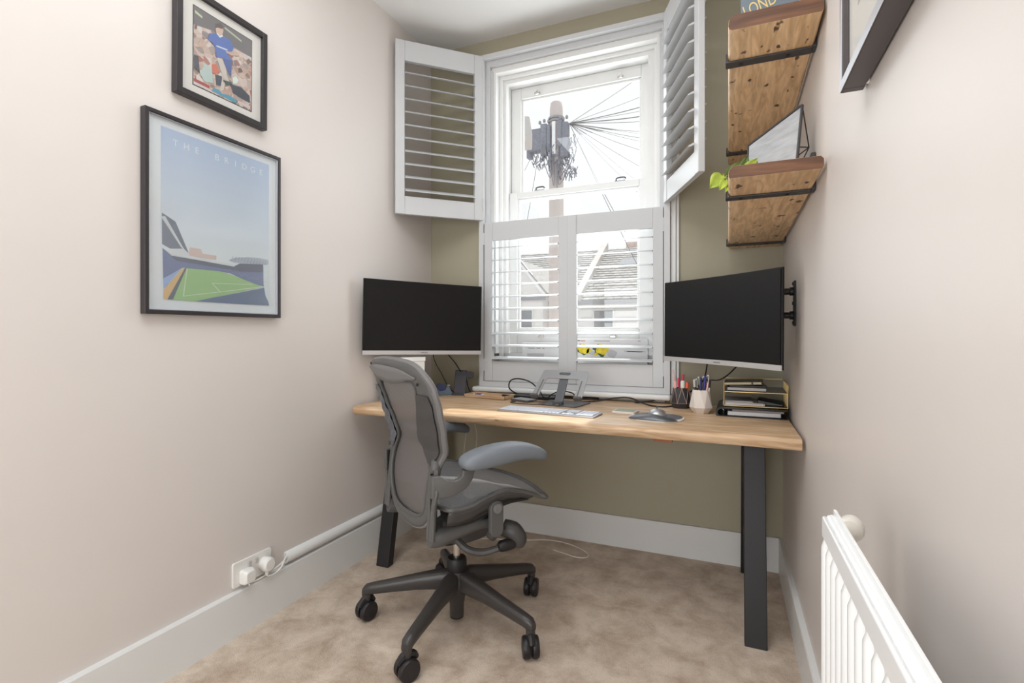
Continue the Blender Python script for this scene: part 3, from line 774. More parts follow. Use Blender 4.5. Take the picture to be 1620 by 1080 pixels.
pencup('white faceted pen pot holding blue and white pens, beside the tiered tray', -.108, 2.335, .100, .036, .048, .029, 'cup_white', False, .15)
K('pink', (214, 60, 92), .4); K('pink_light', (236, 176, 170), .4); K('orange', (236, 106, 70), .4); K('clear_white', (220, 222, 214), .3); K('navy', (38, 40, 96), .35); K('blue_ink', (52, 50, 122), .35); K('yellow_ink', (214, 190, 70), .4)
def pen(label, x, y, h, r, m, tilt, az, cap=None, clip=False, shape='pen'):
    t = thing('pen', label, 'pen', (x, y, Z0+.012), 0, 'pens in the two pots'); t.rotation_euler = (tilt*sin(az)*-1, tilt*cos(az), 0)
    MB().lathe([(r*.35, 0), (r*.9, .012), (r, .02), (r, h-.006), (r*.8, h)], 12).obj('barrel', m, t, smooth=True)
    if cap: MB().lathe([(r*1.12, h-.030), (r*1.14, h-.002), (r*.85, h+.003)], 12).obj('cap', cap, t, smooth=True)
    if clip:
        q = MB(); q.tube([(r*.9, 0, h-.004), (r*1.9, 0, h+.006), (r*2.4, 0, h-.006), (r*2.2, 0, h-.035)], .0014, 6); q.obj('clip', 'clear_white', t, smooth=True)
cx, cy = -.200, 2.462
pen('slim white and pink pen leaning left out of the black pot, the tallest', cx-.018, cy-.004, .165, .0032, 'pink_light', .10, pi)
pen('deep pink pen standing at the back of the black pot', cx+.004, cy+.012, .138, .005, 'pink', .03, 0, 'pink')
pen('pink pen just left of the tallest deep pink one in the black pot', cx-.004, cy+.006, .122, .005, 'pink', .06, pi, 'pink')
pen('pale pink highlighter at the left rim of the black pot', cx-.020, cy-.014, .110, .0065, 'pink_light', .05, pi, 'pink_light')
pen('wide clear white marker in the middle of the black pot', cx+.006, cy-.018, .112, .009, 'yellow_ink', .03, 0, 'clear_white')
pen('orange highlighter at the right rim of the black pot', cx+.022, cy-.008, .104, .008, 'orange', .05, 0, 'orange')
cx, cy = -.108, 2.335
pen('brown barrelled pen at the left rim of the white pot', cx-.020, cy-.010, .130, .0045, 'cable_dark_grey', .05, pi, 'switch_grey', True)
pen('black pen behind the brown one in the white pot', cx-.010, cy+.010, .137, .0042, 'plastic_black', .06, pi, None, True)
pen('dark navy pen with a white clip in the middle of the white pot', cx-.004, cy-.004, .141, .0055, 'navy', .03, 0, None, True)
pen('violet blue pen with a white hooked clip, tallest in the white pot', cx+.006, cy-.002, .148, .006, 'blue_ink', .08, 0, None, True)
pen('pale pink slim pen leaning right in the white pot', cx+.010, cy-.018, .124, .0034, 'pink_light', .16, 0)
pen('cream pencil at the right rim of the white pot', cx+.020, cy-.008, .130, .0036, 'cup_white', .14, 0, 'plastic_black')

# mouse rest, mouse, coaster
t = thing('wrist_rest', 'grey padded gel wrist rest under the mouse', 'wrist rest', (-.272, 2.085, Z0), rad(-8))
MB().prism(rrect(.212, .20, .085, 8, 0, .035), 0, .004, XY).obj('rest_base', 'cup_white', t, bevel=.001)
g = MB(); rings = []
for i in range(15):
    u = -1+2*i/14; h = .022*(1-abs(u)**4)*(.85+.15*cos(u*5)); wy = .030*(1-abs(u)**5)+.003
    rings.append([(u*.098, -.030+wy*cos(a)+.010*u*u, .004+h*max(0, sin(a))) for a in [pi*k/9 for k in range(10)]])
g.loft(rings); g.obj('gel_pad', 'aluminium_dark', t, smooth=True)
MB().prism(rrect(.19, .15, .07, 8, 0, .062), .004, .0055, XY).obj('mat', 'lumbar', t)
t = thing('mouse', 'silver computer mouse resting on the grey wrist rest', 'mouse', (-.268, 2.155, Z0+.0056), rad(8))
mm = MB(); rings = []
for i in range(13):
    u = -1+2*i/12; k = math.sqrt(max(0, 1-u*u*.985)); rings.append([(.036*k**.6*cos(a), .052*u, .003*k+.026*k**.8*(max(0, sin(a)))**.8*(1-.22*u)) for a in [pi*q/12 for q in range(13)]])
mm.loft(rings); mm.obj('mouse_shell', 'aluminium', t, smooth=True)
MB().lathe([(.008, -.003), (.008, .003)], 14, TR((0, .022, .028), (0, rad(90), 0))).obj('scroll_wheel', 'plastic_dark_grey', t, smooth=True)
t = thing('coaster', 'square pale green stone coaster between the keyboard and the mouse', 'coaster', (-.408, 2.215, Z0), rad(-6))
MB().prism(rrect(.098, .088, .008, 4), 0, .010, XY).obj('coaster_body', 'cup_white', t, bevel=.002)
K('coaster_green', (164, 172, 158), .6, var=.12, vscale=90)
MB().prism(rrect(.084, .074, .006, 4), .010, .0106, XY).obj('coaster_inlay', 'coaster_green', t)

# wooden tray with small things
t = thing('wooden_tray', 'shallow oak tray under the left end of the window sill', 'tray', (-1.172, 2.455, Z0), rad(-7))
q = MB(); q.box(-.128, .128, -.058, .058, 0, .006).box(-.128, .128, -.058, -.050, 0, .019).box(-.128, .128, .050, .058, 0, .019).box(-.128, -.120, -.058, .058, 0, .019).box(.120, .128, -.058, .058, 0, .019)
q.obj('tray_body', 'tray_wood', t, bevel=.002)
K('eraser_blue', (70, 96, 170), .6)
t = thing('eraser', 'white eraser in a blue sleeve lying in the oak tray', 'eraser', (-1.228, 2.437, Z0+.0065), rad(-10))
MB().box(-.028, .028, -.011, .011, 0, .014).obj('rubber', 'paper_white', t, bevel=.002); MB().box(-.018, .022, -.0118, .0118, -.0003, .0148).obj('sleeve', 'eraser_blue', t, bevel=.001)
o = MB().tube([(0, 0, .004), (.05, .006, .004)], .004, 8).obj('crayon', 'orange', None, smooth=True, loc=(-1.285, 2.435, Z0+.0065)); tag(o, 'short orange crayon left of the eraser in the oak tray', 'crayon')
o = MB().lathe([(.006, 0), (.007, .004), (.004, .009)], 12).obj('drawing_pin', 'gold_wire', None, smooth=True, loc=(-1.165, 2.43, Z0+.0065)); tag(o, 'small brass pin right of the eraser in the oak tray', 'pin')

# portable drive and dock by the stand, black mat behind
t = thing('portable_drive', 'flat silver portable drive between the oak tray and the laptop stand', 'hard drive', (-.952, 2.392, Z0), rad(-22))
MB().prism(rrect(.120, .078, .010, 4), .001, .011, XY).obj('drive_case', 'aluminium_dark', t, bevel=.002); MB().prism(rrect(.112, .070, .008, 4), .011, .0122, XY).obj('drive_lid', 'aluminium', t, bevel=.0005)
t = thing('docking_station', 'low black dock lying behind the portable drive', 'dock', (-.965, 2.515, Z0), rad(-4))
MB().prism(rrect(.30, .09, .012, 4), 0, .016, XY).obj('dock_case', 'plastic_black', t, bevel=.003)
o = MB().box(-1.31, -.62, 2.565, 2.612, Z0, Z0+.010).obj('cable_trough', 'cable_black'); tag(o, 'long black cable channel along the desk back under the sill', 'cable tray')

# charging stand
t = thing('charging_stand', 'dark grey upright phone charging stand with a round side puck', 'charger', (-1.372, 2.495, Z0), rad(12))
MB().prism(rrect(.090, .085, .012, 4, 0, .01), 0, .012, XY).obj('charger_base', 'plastic_dark_grey', t, bevel=.002)
q = MB(); q.add([(x, y, z) for (y, z) in ((-.022, .010), (.012, .138)) for x, y, z in ((-.034, y, z), (.034, y, z), (.034, y+.012, z), (-.034, y+.012, z))], [(0,3,2,1),(4,5,6,7),(0,1,5,4),(1,2,6,5),(2,3,7,6),(3,0,4,7)])
q.obj('charger_plate', 'plastic_dark_grey', t, bevel=.005, seg=3)
MB().lathe([(.013, 0), (.013, .0006)], 24, TR((0, -.008, .070), (rad(76), 0, 0))).obj('charge_mark', 'cable_dark_grey', t)
q = MB(); q.prism(rrect(.044, .036, .012, 4, .050, .112), .006, .020, XZ); q.obj('side_puck', 'cup_black', t, bevel=.003)

# tape dispenser like gadget behind the chair
K('gadget_blue', (104, 120, 136), .4); K('gadget_deep', (62, 74, 116), .35)
t = thing('tape_dispenser', 'small blue grey tape dispenser between the chair back and the charging stand', 'tape dispenser', (-1.470, 2.455, Z0), rad(36))
q = MB(); q.prism([(-.055, 0), (.055, 0), (.058, .014), (.040, .052), (.030, .054), (.018, .026), (-.012, .022), (-.030, .046), (-.050, .044), (-.058, .02)], -.024, .024, XZ); q.obj('dispenser_body', 'gadget_blue', t, bevel=.004)
MB().lathe([(.010, -.011), (.026, -.011), (.026, .011), (.010, .011)], 22, TR((-.004, 0, .040), (rad(90), 0, 0))).obj('tape_roll', 'gadget_deep', t, smooth=True)
MB().box(.030, .048, -.012, .012, .050, .056).obj('cutter', 'aluminium', t, bevel=.001)

# white file boxes behind the chair
t = thing('box_file', 'tall white lidded storage box standing in the left desk corner', 'storage box', (-1.530, 2.170, Z0), rad(56))
MB().box(-.105, .105, -.045, .045, 0, .205).obj('box_body', 'plastic_white', t, bevel=.003)
MB().box(-.108, .108, -.048, .048, .200, .222).obj('box_lid', 'upvc_white', t, bevel=.003)

# black ring binder, tiered tray and its contents
t = thing('ring_binder', 'black lever arch binder lying flat under the gold tiered tray', 'binder', (.088, 2.425, Z0), rad(-1.0))
q = MB(); W, D = .264, .285
prof = [(-.132, .002), (.130, 0), (.132, .003), (-.118, .004), (-.124, .010), (-.126, .018), (-.122, .027), (-.112, .031), (.132, .0335), (.132, .037), (-.114, .0365), (-.128, .031), (-.1335, .020), (-.1335, .008)]
q.prism(prof, -D/2-.01, D/2-.02, XZ); q.obj('cover', 'plastic_black', t, bevel=.001)
q = MB()
for k in range(9): q.box(-.088+.001*(k % 3), .108-.002*(k % 2), -D/2+.002, D/2-.03, .006+.0017*k, .0073+.0017*k)
q.obj('pages', 'paper_white', t)
K('grey_sheet', (150, 146, 148), .6)
MB().box(-.070, .118, -D/2, D/2-.03, .0225, .0300).obj('divider_pages', 'grey_sheet', t)
q = MB()
for yy in (-.02, .04): q.tube([(-.104, yy, .006), (-.110, yy, .016), (-.100, yy, .026)], .002, 6)
q.obj('ring', 'chrome', t, smooth=True)
def rack():
    t = thing('letter_tray', 'two tier gold wire letter tray on the black binder by the right wall', 'letter tray', (.104, 2.435, Z0+.0375), rad(-1))
    w, d = .118, .125
    for z, nm in ((.004, 'tray_tier'), (.062, 'tray_tier')):
        q = MB()
        q.tube([(-w, -d, z), (w, -d, z), (w, d, z), (-w, d, z)], .0022, 6, closed=True, smooth=False)
        for k in range(1, 8): x = -w+2*w*k/8; q.tube([(x, -d, z), (x, d, z)], .0012, 5, smooth=False)
        q.tube([(-w, -.05, z-.0), (w, -.05, z)], .0012, 5, smooth=False); q.tube([(-w, .05, z), (w, .05, z)], .0012, 5, smooth=False)
        q.obj(nm, 'gold_wire', t, smooth=True)
        MB().box(-w+.002, w-.002, -d+.002, d-.002, z+.0015, z+.0025).obj('tier_plate', 'chair_light_panel', t)
    q = MB()
    q.tube([(-w, -d, .004), (-w, -d, .105)], .0026, 6, smooth=False); q.tube([(-w, d, .004), (-w, d, .105)], .0024, 6, smooth=False)
    q.tube([(-w, d, .100), (w, d, .100)], .0016, 6, smooth=False)
    q.tube([(w, -d, .062), (w+.002, -d, .090), (w-.004, -d+.006, .098), (w, -d+.03, .100), (w, d, .100)], .0022, 6)
    for k in range(7):
        y = -d+2*d*k/7; q.tube([(w, y, .004), (w, y, .098)], .0016, 5, smooth=False)
    q.obj('tray_side', 'gold_wire', t, smooth=True)
rack()
K('pages_cream', (222, 206, 168), .7); K('page_grey', (206, 200, 198), .7)
def notebook(label, x, y, z, w, d, h, rz, cover='plastic_black', pages='pages_cream', band=False, tilt=0):
    t = thing('notebook', label, 'notebook', (x, y, z), 0, 'notebooks in the gold tray'); t.rotation_euler = (0, tilt, rz)
    MB().box(-w/2, w/2, -d/2, d/2, 0, .0018).obj('cover', cover, t, bevel=.0006)
    MB().box(-w/2, w/2, -d/2, d/2, h-.0018, h).obj('cover', cover, t, bevel=.0006)
    MB().box(w/2-.002, w/2, -d/2, d/2, 0, h).obj('spine', cover, t)
    MB().box(-w/2+.003, w/2-.003, -d/2+.003, d/2-.003, .0018, h-.0018).obj('pages', pages, t)
    if band: MB().box(w/2-.040, w/2-.034, -d/2-.0008, d/2+.0008, -.0005, h+.0008).obj('elastic_band', 'plastic_black', t)
zt = Z0+.0375
notebook('thick black notebook lying on the upper tier of the gold tray', .074, 2.40, zt+.0652, .152, .15, .015, rad(-3), pages='page_grey')
notebook('slim black notebook in the middle of the upper stack', .072, 2.398, zt+.0806, .140, .15, .008, rad(2), pages='cable_dark_grey')
notebook('black notebook with cream pages and elastic band on top of the stack', .060, 2.402, zt+.0892, .148, .14, .013, rad(-4), band=True, tilt=rad(-3))
notebook('wide pale grey notepad lying on the lower tier of the gold tray', .060, 2.41, zt+.0068, .158, .19, .010, rad(-1), 'cup_white', 'page_grey')
notebook('small grey notepad on top of the wide pale notepad, lower tier', .038, 2.40, zt+.0170, .112, .16, .007, rad(1), 'grey_sheet', 'page_grey')
t = thing('leather_wallet', 'black folded wallet at the right end of the lower tier', 'wallet', (.166, 2.385, zt+.0070), rad(-6))
MB().add([(-.048, -.05, 0), (.048, -.05, 0), (.048, .07, 0), (-.048, .07, 0), (-.052, -.045, .024), (.044, -.052, .010), (.044, .066, .010), (-.052, .066, .024)], [(0,3,2,1),(4,5,6,7),(0,1,5,4),(1,2,6,5),(2,3,7,6),(3,0,4,7)]).obj('wallet_body', 'plastic_black', t, bevel=.004)

# ------------------------------------------------------------------ cables
def cable(name, label, pts, r, m, cat='cable', plug=None):
    t = thing(name, label, cat)
    MB().tube(pts, r, 8).obj('lead', m, t, smooth=True)
    if plug:
        for p in plug: MB().box(-.009, .009, -.005, .005, -.003, .003).obj('connector', m, t, bevel=.001, loc=p)
    return t
z = Z0
cable('black_cable', 'thick black cable looping up beside the oak tray in front of the shutters', [(-1.045, 2.545, z+.012), (-1.085, 2.52, z+.045), (-1.072, 2.50, z+.088), (-1.02, 2.48, z+.104), (-.945, 2.46, z+.092), (-.888, 2.44, z+.055), (-.862, 2.43, z+.022), (-.86, 2.45, z+.018)], .0035, 'cable_black')
cable('black_cable', 'black cable arching behind the laptop stand post', [(-.855, 2.47, z+.006), (-.82, 2.455, z+.035), (-.77, 2.45, z+.052), (-.72, 2.46, z+.045), (-.70, 2.50, z+.02), (-.62, 2.53, z+.006)], .003, 'cable_black')
cable('black_cable', 'long black cable winding along the desk back to the pen pots', [(-.68, 2.46, z+.004), (-.60, 2.49, z+.006), (-.52, 2.52, z+.022), (-.45, 2.53, z+.026), (-.38, 2.50, z+.008), (-.33, 2.45, z+.004), (-.27, 2.44, z+.0035), (-.215, 2.52, z+.004)], .0033, 'cable_black')
cable('black_cable', 'black cable running up from the desk back behind the black pen pot', [(-.42, 2.53, z+.0035), (-.36, 2.55, z+.010), (-.30, 2.58, z+.022), (-.22, 2.60, z+.03), (-.17, 2.59, z+.06), (-.12, 2.56, z+.105), (-.098, 2.54, z+.15), (-.085, 2.50, z+.235)], .0033, 'cable_black')
cable('black_cable', 'black cable sweeping from the right monitor down behind the white pen pot', [(.06, 2.36, 1.0), (.04, 2.40, .965), (.0, 2.44, .918), (-.035, 2.46, .892), (-.07, 2.47, .888), (-.095, 2.47, .885), (-.104, 2.47, .86), (-.106, 2.46, .80), (-.11, 2.46, z+.004)], .003, 'cable_black')
cable('black_cable', 'black cable hanging from the left monitor to the charging stand', [(-1.405, 2.36, 1.02), (-1.395, 2.40, .985), (-1.385, 2.46, .935), (-1.375, 2.50, .89), (-1.365, 2.545, .855), (-1.36, 2.56, .80), (-1.34, 2.56, z+.004)], .003, 'cable_black')
cable('black_cable', 'thin black cable hanging from the left monitor behind the white storage box', [(-1.445, 2.32, 1.02), (-1.455, 2.36, .95), (-1.45, 2.42, .88), (-1.44, 2.47, .81), (-1.43, 2.53, z+.004)], .0022, 'cable_black')
cable('black_cable', 'short dark cable with a plug lying in front of the portable drive', [(-.975, 2.34, z+.003), (-.99, 2.31, z+.003), (-.95, 2.285, z+.003), (-.88, 2.28, z+.003), (-.815, 2.287, z+.003)], .0022, 'cable_dark_grey', plug=[(-.81, 2.288, z+.0035)])
cable('black_cable', 'pale tipped grey cable running from the portable drive to the stand base', [(-.90, 2.375, z+.007), (-.84, 2.36, z+.006), (-.79, 2.345, z+.018), (-.75, 2.315, z+.017), (-.735, 2.275, z+.009)], .0026, 'chair_light_panel', plug=[(-.735, 2.272, z+.009)])
cable('white_cable', 'thin white cable hanging below the desk behind the armrest', [(-1.19, 2.18, Z0-.045), (-1.165, 2.18, .70), (-1.172, 2.19, .62), (-1.19, 2.20, .52), (-1.20, 2.21, .40), (-1.20, 2.25, .28)], .0022, 'cable_white')
cable('white_cable', 'second thin white cable hanging below the desk, nearer the window', [(-1.175, 2.22, Z0-.045), (-1.150, 2.22, .68), (-1.135, 2.23, .60), (-1.150, 2.24, .50), (-1.18, 2.26, .38), (-1.22, 2.30, .20)], .0022, 'cable_white')
cable('white_cable', 'white cable lying in a loop on the carpet under the desk', [(-1.25, 2.42, .006), (-1.15, 2.46, .004), (-1.052, 2.49, .004), (-.97, 2.520, .004), (-.888, 2.558, .004), (-.79, 2.560, .004), (-.70, 2.525, .004), (-.64, 2.475, .004), (-.640, 2.430, .004), (-.69, 2.418, .004), (-.76, 2.437, .004), (-.815, 2.453, .004)], .0032, 'cable_white')

# ------------------------------------------------------------------ socket, plugs, trunking
t = thing('wall_socket', 'white double wall socket above the left skirting board', 'socket', (XL, 1.382, .219))
MB().prism(rrect(.168, .090, .006, 3), 0, .009, YZ).obj('face_plate', 'plastic_white', t, bevel=.002)
for dy in (-.018, .014):
    MB().box(.009, .013, dy-.007, dy+.007, .012, .032).obj('switch', 'switch_grey', t, bevel=.001, rot=(0, rad(4), 0))
for dy in (-.058, .058):
    MB().lathe([(.003, .009), (.003, .0096)], 10, TR((0, dy, 0), (0, rad(90), 0))).obj('screw', 'switch_grey', t)
t = thing('plug', 'square white plug in the left half of the wall socket', 'plug', (XL+.009, 1.347, .205), 0, 'plugs in the wall socket')
q = MB(); q.loft([[(0, a, b) for a, b in rrect(.050, .052, .010, 4)], [(.022, a, b) for a, b in rrect(.050, .052, .010, 4)], [(.034, a, b) for a, b in rrect(.038, .040, .010, 4)]]); q.obj('plug_body', 'plastic_white', t, bevel=.002)
t = thing('plug', 'round white plug in the right half of the wall socket', 'plug', (XL+.009, 1.430, .215), 0, 'plugs in the wall socket')
MB().lathe([(.026, 0), (.028, .012), (.027, .030), (.020, .036)], 22, TR((0, 0, 0), (0, rad(90), 0))).obj('plug_body', 'plastic_white', t, smooth=True)
MB().tube([(.018, 0, -.022), (.018, -.002, -.040)], .007, 10).obj('cord_grip', 'plastic_white', t, smooth=True)
cable('white_cable', 'white lead from the square plug along the top of the skirting', [(XL+.03, 1.350, .178), (XL+.026, 1.352, .1705), (XL+.014, 1.375, .167), (XL+.018, 1.41, .169), (XL+.02, 1.47, .178), (XL+.018, 1.52, .19), (XL+.014, 1.55, .197)], .0035, 'plastic_white')
cable('white_cable', 'white lead looping from the round plug into the white trunking', [(XL+.027, 1.428, .176), (XL+.027, 1.436, .168), (XL+.030, 1.465, .166), (XL+.030, 1.495, .178), (XL+.022, 1.52, .198), (XL+.014, 1.55, .201)], .0035, 'plastic_white')
q = MB(); prof = [(0, .168)]+[(.024*sin(a), .191-.023*cos(a)) for a in [pi*k/10 for k in range(11)]]+[(0, .214)]
q.loft([[(XL+a, y, b) for a, b in prof] for y in (1.535, YB)])
o = q.obj('cable_trunking', 'white_gloss', None, smooth=True); tag(o, 'long white half round cable trunking along the left skirting top', 'trunking')

# ------------------------------------------------------------------ pictures on the left wall
PRC = {}
HAZE = [.38]  # share of pale glare and haze mixed into each print colour
def pc(col, rough=.55):
    col = tuple(int(c*(1-HAZE[0])+g*HAZE[0]) for c, g in zip(col, (206, 208, 212)))
    if col not in PRC: PRC[col] = mat('ink_%d_%d_%d' % col, col, rough)
    return PRC[col]
def frame_yz(t, x, sgn, y0, y1, z0, z1, bw, depth, m, name='frame'):
    for nm, a, b, c, d in ((name, y0, y0+bw, z0, z1), (name, y1-bw, y1, z0, z1), (name, y0+bw, y1-bw, z0, z0+bw), (name, y0+bw, y1-bw, z1-bw, z1)):
        MB().box(x, x+sgn*depth, a, b, c, d).obj(nm, m, t, bevel=.002)
t = thing('framed_poster', 'large black framed poster of a football stadium with a pale blue sky', 'picture', (XL, 0, 0))
x0 = .002
frame_yz(t, x0, 1, .986, 1.496, 1.160, 1.794, .013, .024, 'frame_black')
frame_yz(t, x0, 1, .999, 1.483, 1.173, 1.781, .003, .021, 'frame_silver', 'inner_lip')
MB().box(x0, x0+.006, .99, 1.49, 1.165, 1.79).obj('backing', 'frame_black', t)
MB().box(x0+.006, x0+.012, 1.000, 1.482, 1.172, 1.782).obj('paper', pc((232, 233, 236)), t)
def art(): 
    d = x0+.0121
    a = MB(); st = .0002
    # graded printed sky in bands
    m = bpy.data.materials.new('poster_sky'); m.use_nodes = True; nt = m.node_tree; b = nt.nodes['Principled BSDF']; b.inputs['Roughness'].default_value = .55
    tc = nt.nodes.new('ShaderNodeTexCoord'); sp = nt.nodes.new('ShaderNodeSeparateXYZ'); mr = nt.nodes.new('ShaderNodeMapRange'); rp = nt.nodes.new('ShaderNodeValToRGB')
    mr.inputs[1].default_value = 1.36; mr.inputs[2].default_value = 1.75
    rp.color_ramp.elements[0].color = S((218, 222, 226)); rp.color_ramp.elements[1].color = S((178, 190, 214))
    nt.links.new(tc.outputs['Object'], sp.inputs[0]); nt.links.new(sp.outputs[2], mr.inputs[0]); nt.links.new(mr.outputs[0], rp.inputs[0]); nt.links.new(rp.outputs[0], b.inputs['Base Color'])
    a.use(m).prism([(1.040, 1.206), (1.449, 1.206), (1.449, 1.753), (1.040, 1.753)], d, d+st, YZ)
    lay = [('brick', (214, 180, 168), [(1.133,1.385),(1.172,1.384),(1.178,1.370),(1.189,1.370),(1.229,1.370),(1.228,1.354),(1.130,1.355)]),
    ('dark', (96, 100, 118), [(1.043,1.463),(1.109,1.376),(1.070,1.370),(1.044,1.381)]),
    ('roof', (86, 92, 110), [(1.043,1.480),(1.086,1.460),(1.130,1.365),(1.116,1.373),(1.053,1.471),(1.043,1.468)]),
    ('slit', (206, 208, 204), [(1.043,1.466),(1.052,1.466),(1.110,1.378),(1.104,1.380),(1.072,1.424)]),
    ('arch', (170, 176, 192), [(1.275,1.361),(1.302,1.373),(1.355,1.383),(1.411,1.386),(1.447,1.384),(1.447,1.366),(1.324,1.355),(1.294,1.355)]),
    ('blue', (88, 98, 142), [(1.045,1.369),(1.072,1.348),(1.298,1.342),(1.320,1.354),(1.445,1.366),(1.448,1.276),(1.373,1.286),(1.285,1.314),(1.236,1.317),(1.109,1.314),(1.047,1.273)]),
    ('dusk', (70, 72, 92), [(1.072,1.348),(1.298,1.342),(1.320,1.354),(1.445,1.366),(1.445,1.335),(1.32,1.325),(1.2,1.330),(1.09,1.334)]),
    ('wstand', (214, 216, 218), [(1.052,1.364),(1.116,1.375),(1.134,1.357),(1.302,1.346),(1.298,1.340),(1.072,1.350)]),
    ('tb', (134, 164, 216), [(1.047,1.273),(1.104,1.310),(1.048,1.240)]),
    ('to', (222, 166, 96), [(1.048,1.238),(1.109,1.312),(1.118,1.313),(1.060,1.208),(1.048,1.209)]),
    ('td', (66, 72, 84), [(1.060,1.208),(1.116,1.313),(1.122,1.314),(1.077,1.208)]),
    ('pitch', (138, 184, 104), [(1.077,1.208),(1.122,1.314),(1.236,1.317),(1.285,1.310),(1.420,1.277),(1.152,1.207)]),
    ('near', (72, 88, 122), [(1.152,1.207),(1.420,1.273),(1.430,1.275),(1.449,1.207)]),
    ('l1', (206, 222, 190), [(1.122,1.312),(1.125,1.312),(1.113,1.223),(1.109,1.220)]),
    ('l2', (206, 222, 190), [(1.109,1.220),(1.110,1.2225),(1.420,1.279),(1.425,1.277)]),
    ('l3', (206, 222, 190), [(1.211,1.271),(1.214,1.272),(1.245,1.244),(1.241,1.243)]),
    ('l4', (206, 222, 190), [(1.211,1.2735),(1.373,1.2835),(1.373,1.281),(1.211,1.271)]),
    ('wp', (214, 220, 224), [(1.421,1.363),(1.448,1.366),(1.449,1.215),(1.432,1.243),(1.422,1.290)])]
    for i, (n_, c, pts) in enumerate(lay):
        dd = d+st*(1+.5*i); a.use(pc(c)).prism(pts, dd, dd+st*.4, YZ)
    for k in range(12):
        y = 1.285+.013*k; a.use(pc((120, 128, 150))).prism([(y, 1.3600+.0003*k), (y+.0015, 1.36), (y+.008, 1.378), (y+.0065, 1.378)], d+st*11, d+st*11.4, YZ)
    for k in range(30):
        yy = 1.26+.006*k+random.random()*.002; zz = 1.322-(.006*k)*.20+random.random()*.014; a.use(pc((150, 160, 196))).prism([(yy, zz), (yy+.003, zz), (yy+.003, zz+.002), (yy, zz+.002)], d+st*11, d+st*11.4, YZ)
    a.use(pc((226, 230, 238)))
    word = 'THE BRIDGE'; step = (1.412-1.075)/9.3
    for i, ch in enumerate(word):
        if ch != ' ': text_mb(a, ch, .030, TR((d+st*2, 1.086+step*i, 1.703), (rad(90), 0, rad(90))), st, align='CENTER')
    a.obj('poster_print', None, t, fixn=False)
art()
MB().box(x0+.0150, x0+.0162, 1.000, 1.482, 1.174, 1.780).obj('glazing', 'picture_glass', t)

t = thing('framed_photograph', 'smaller black framed action photo of a footballer in blue kit', 'picture', (XL, 0, 0)); t.rotation_euler = (rad(-.35), 0, 0)
t.location = (XL, .013, .007)
frame_yz(t, x0, 1, 1.056, 1.405, 1.878, 2.247, .021, .026, 'frame_black')
MB().box(x0, x0+.008, 1.06, 1.40, 1.885, 2.24).obj('backing', 'frame_black', t)
MB().box(x0+.008, x0+.013, 1.074, 1.387, 1.896, 2.229).obj('mount_board', 'mount_white', t)
def crowd():
    m = bpy.data.materials.new('crowd_print'); m.use_nodes = True; nt = m.node_tree; n = nt.nodes; b = n['Principled BSDF']; b.inputs['Roughness'].default_value = .5
    tc = n.new('ShaderNodeTexCoord'); v = n.new('ShaderNodeTexVoronoi'); v.feature = 'SMOOTH_F1'; v.inputs['Scale'].default_value = 52; v.inputs['Smoothness'].default_value = .25
    rp = n.new('ShaderNodeValToRGB'); rp.color_ramp.interpolation = 'LINEAR'
    cols = [(0, (104, 90, 86)), (.18, (172, 140, 126)), (.34, (214, 194, 184)), (.48, (192, 156, 140)), (.62, (216, 206, 200)), (.74, (172, 112, 100)), (.82, (132, 124, 126)), (1, (206, 180, 166))]  # crowd tones paled, haze mixed into the colours
    e = rp.color_ramp.elements; e[0].color = S(cols[0][1]); e[1].color = S(cols[-1][1])
    for p_, c in cols[1:-1]: q = e.new(p_); q.color = S(c)
    sp = n.new('ShaderNodeSeparateColor'); nt.links.new(tc.outputs['Object'], v.inputs[0]); nt.links.new(v.outputs['Color'], sp.inputs[0]); nt.links.new(sp.outputs[0], rp.inputs[0]); nt.links.new(rp.outputs[0], b.inputs['Base Color'])
    return m
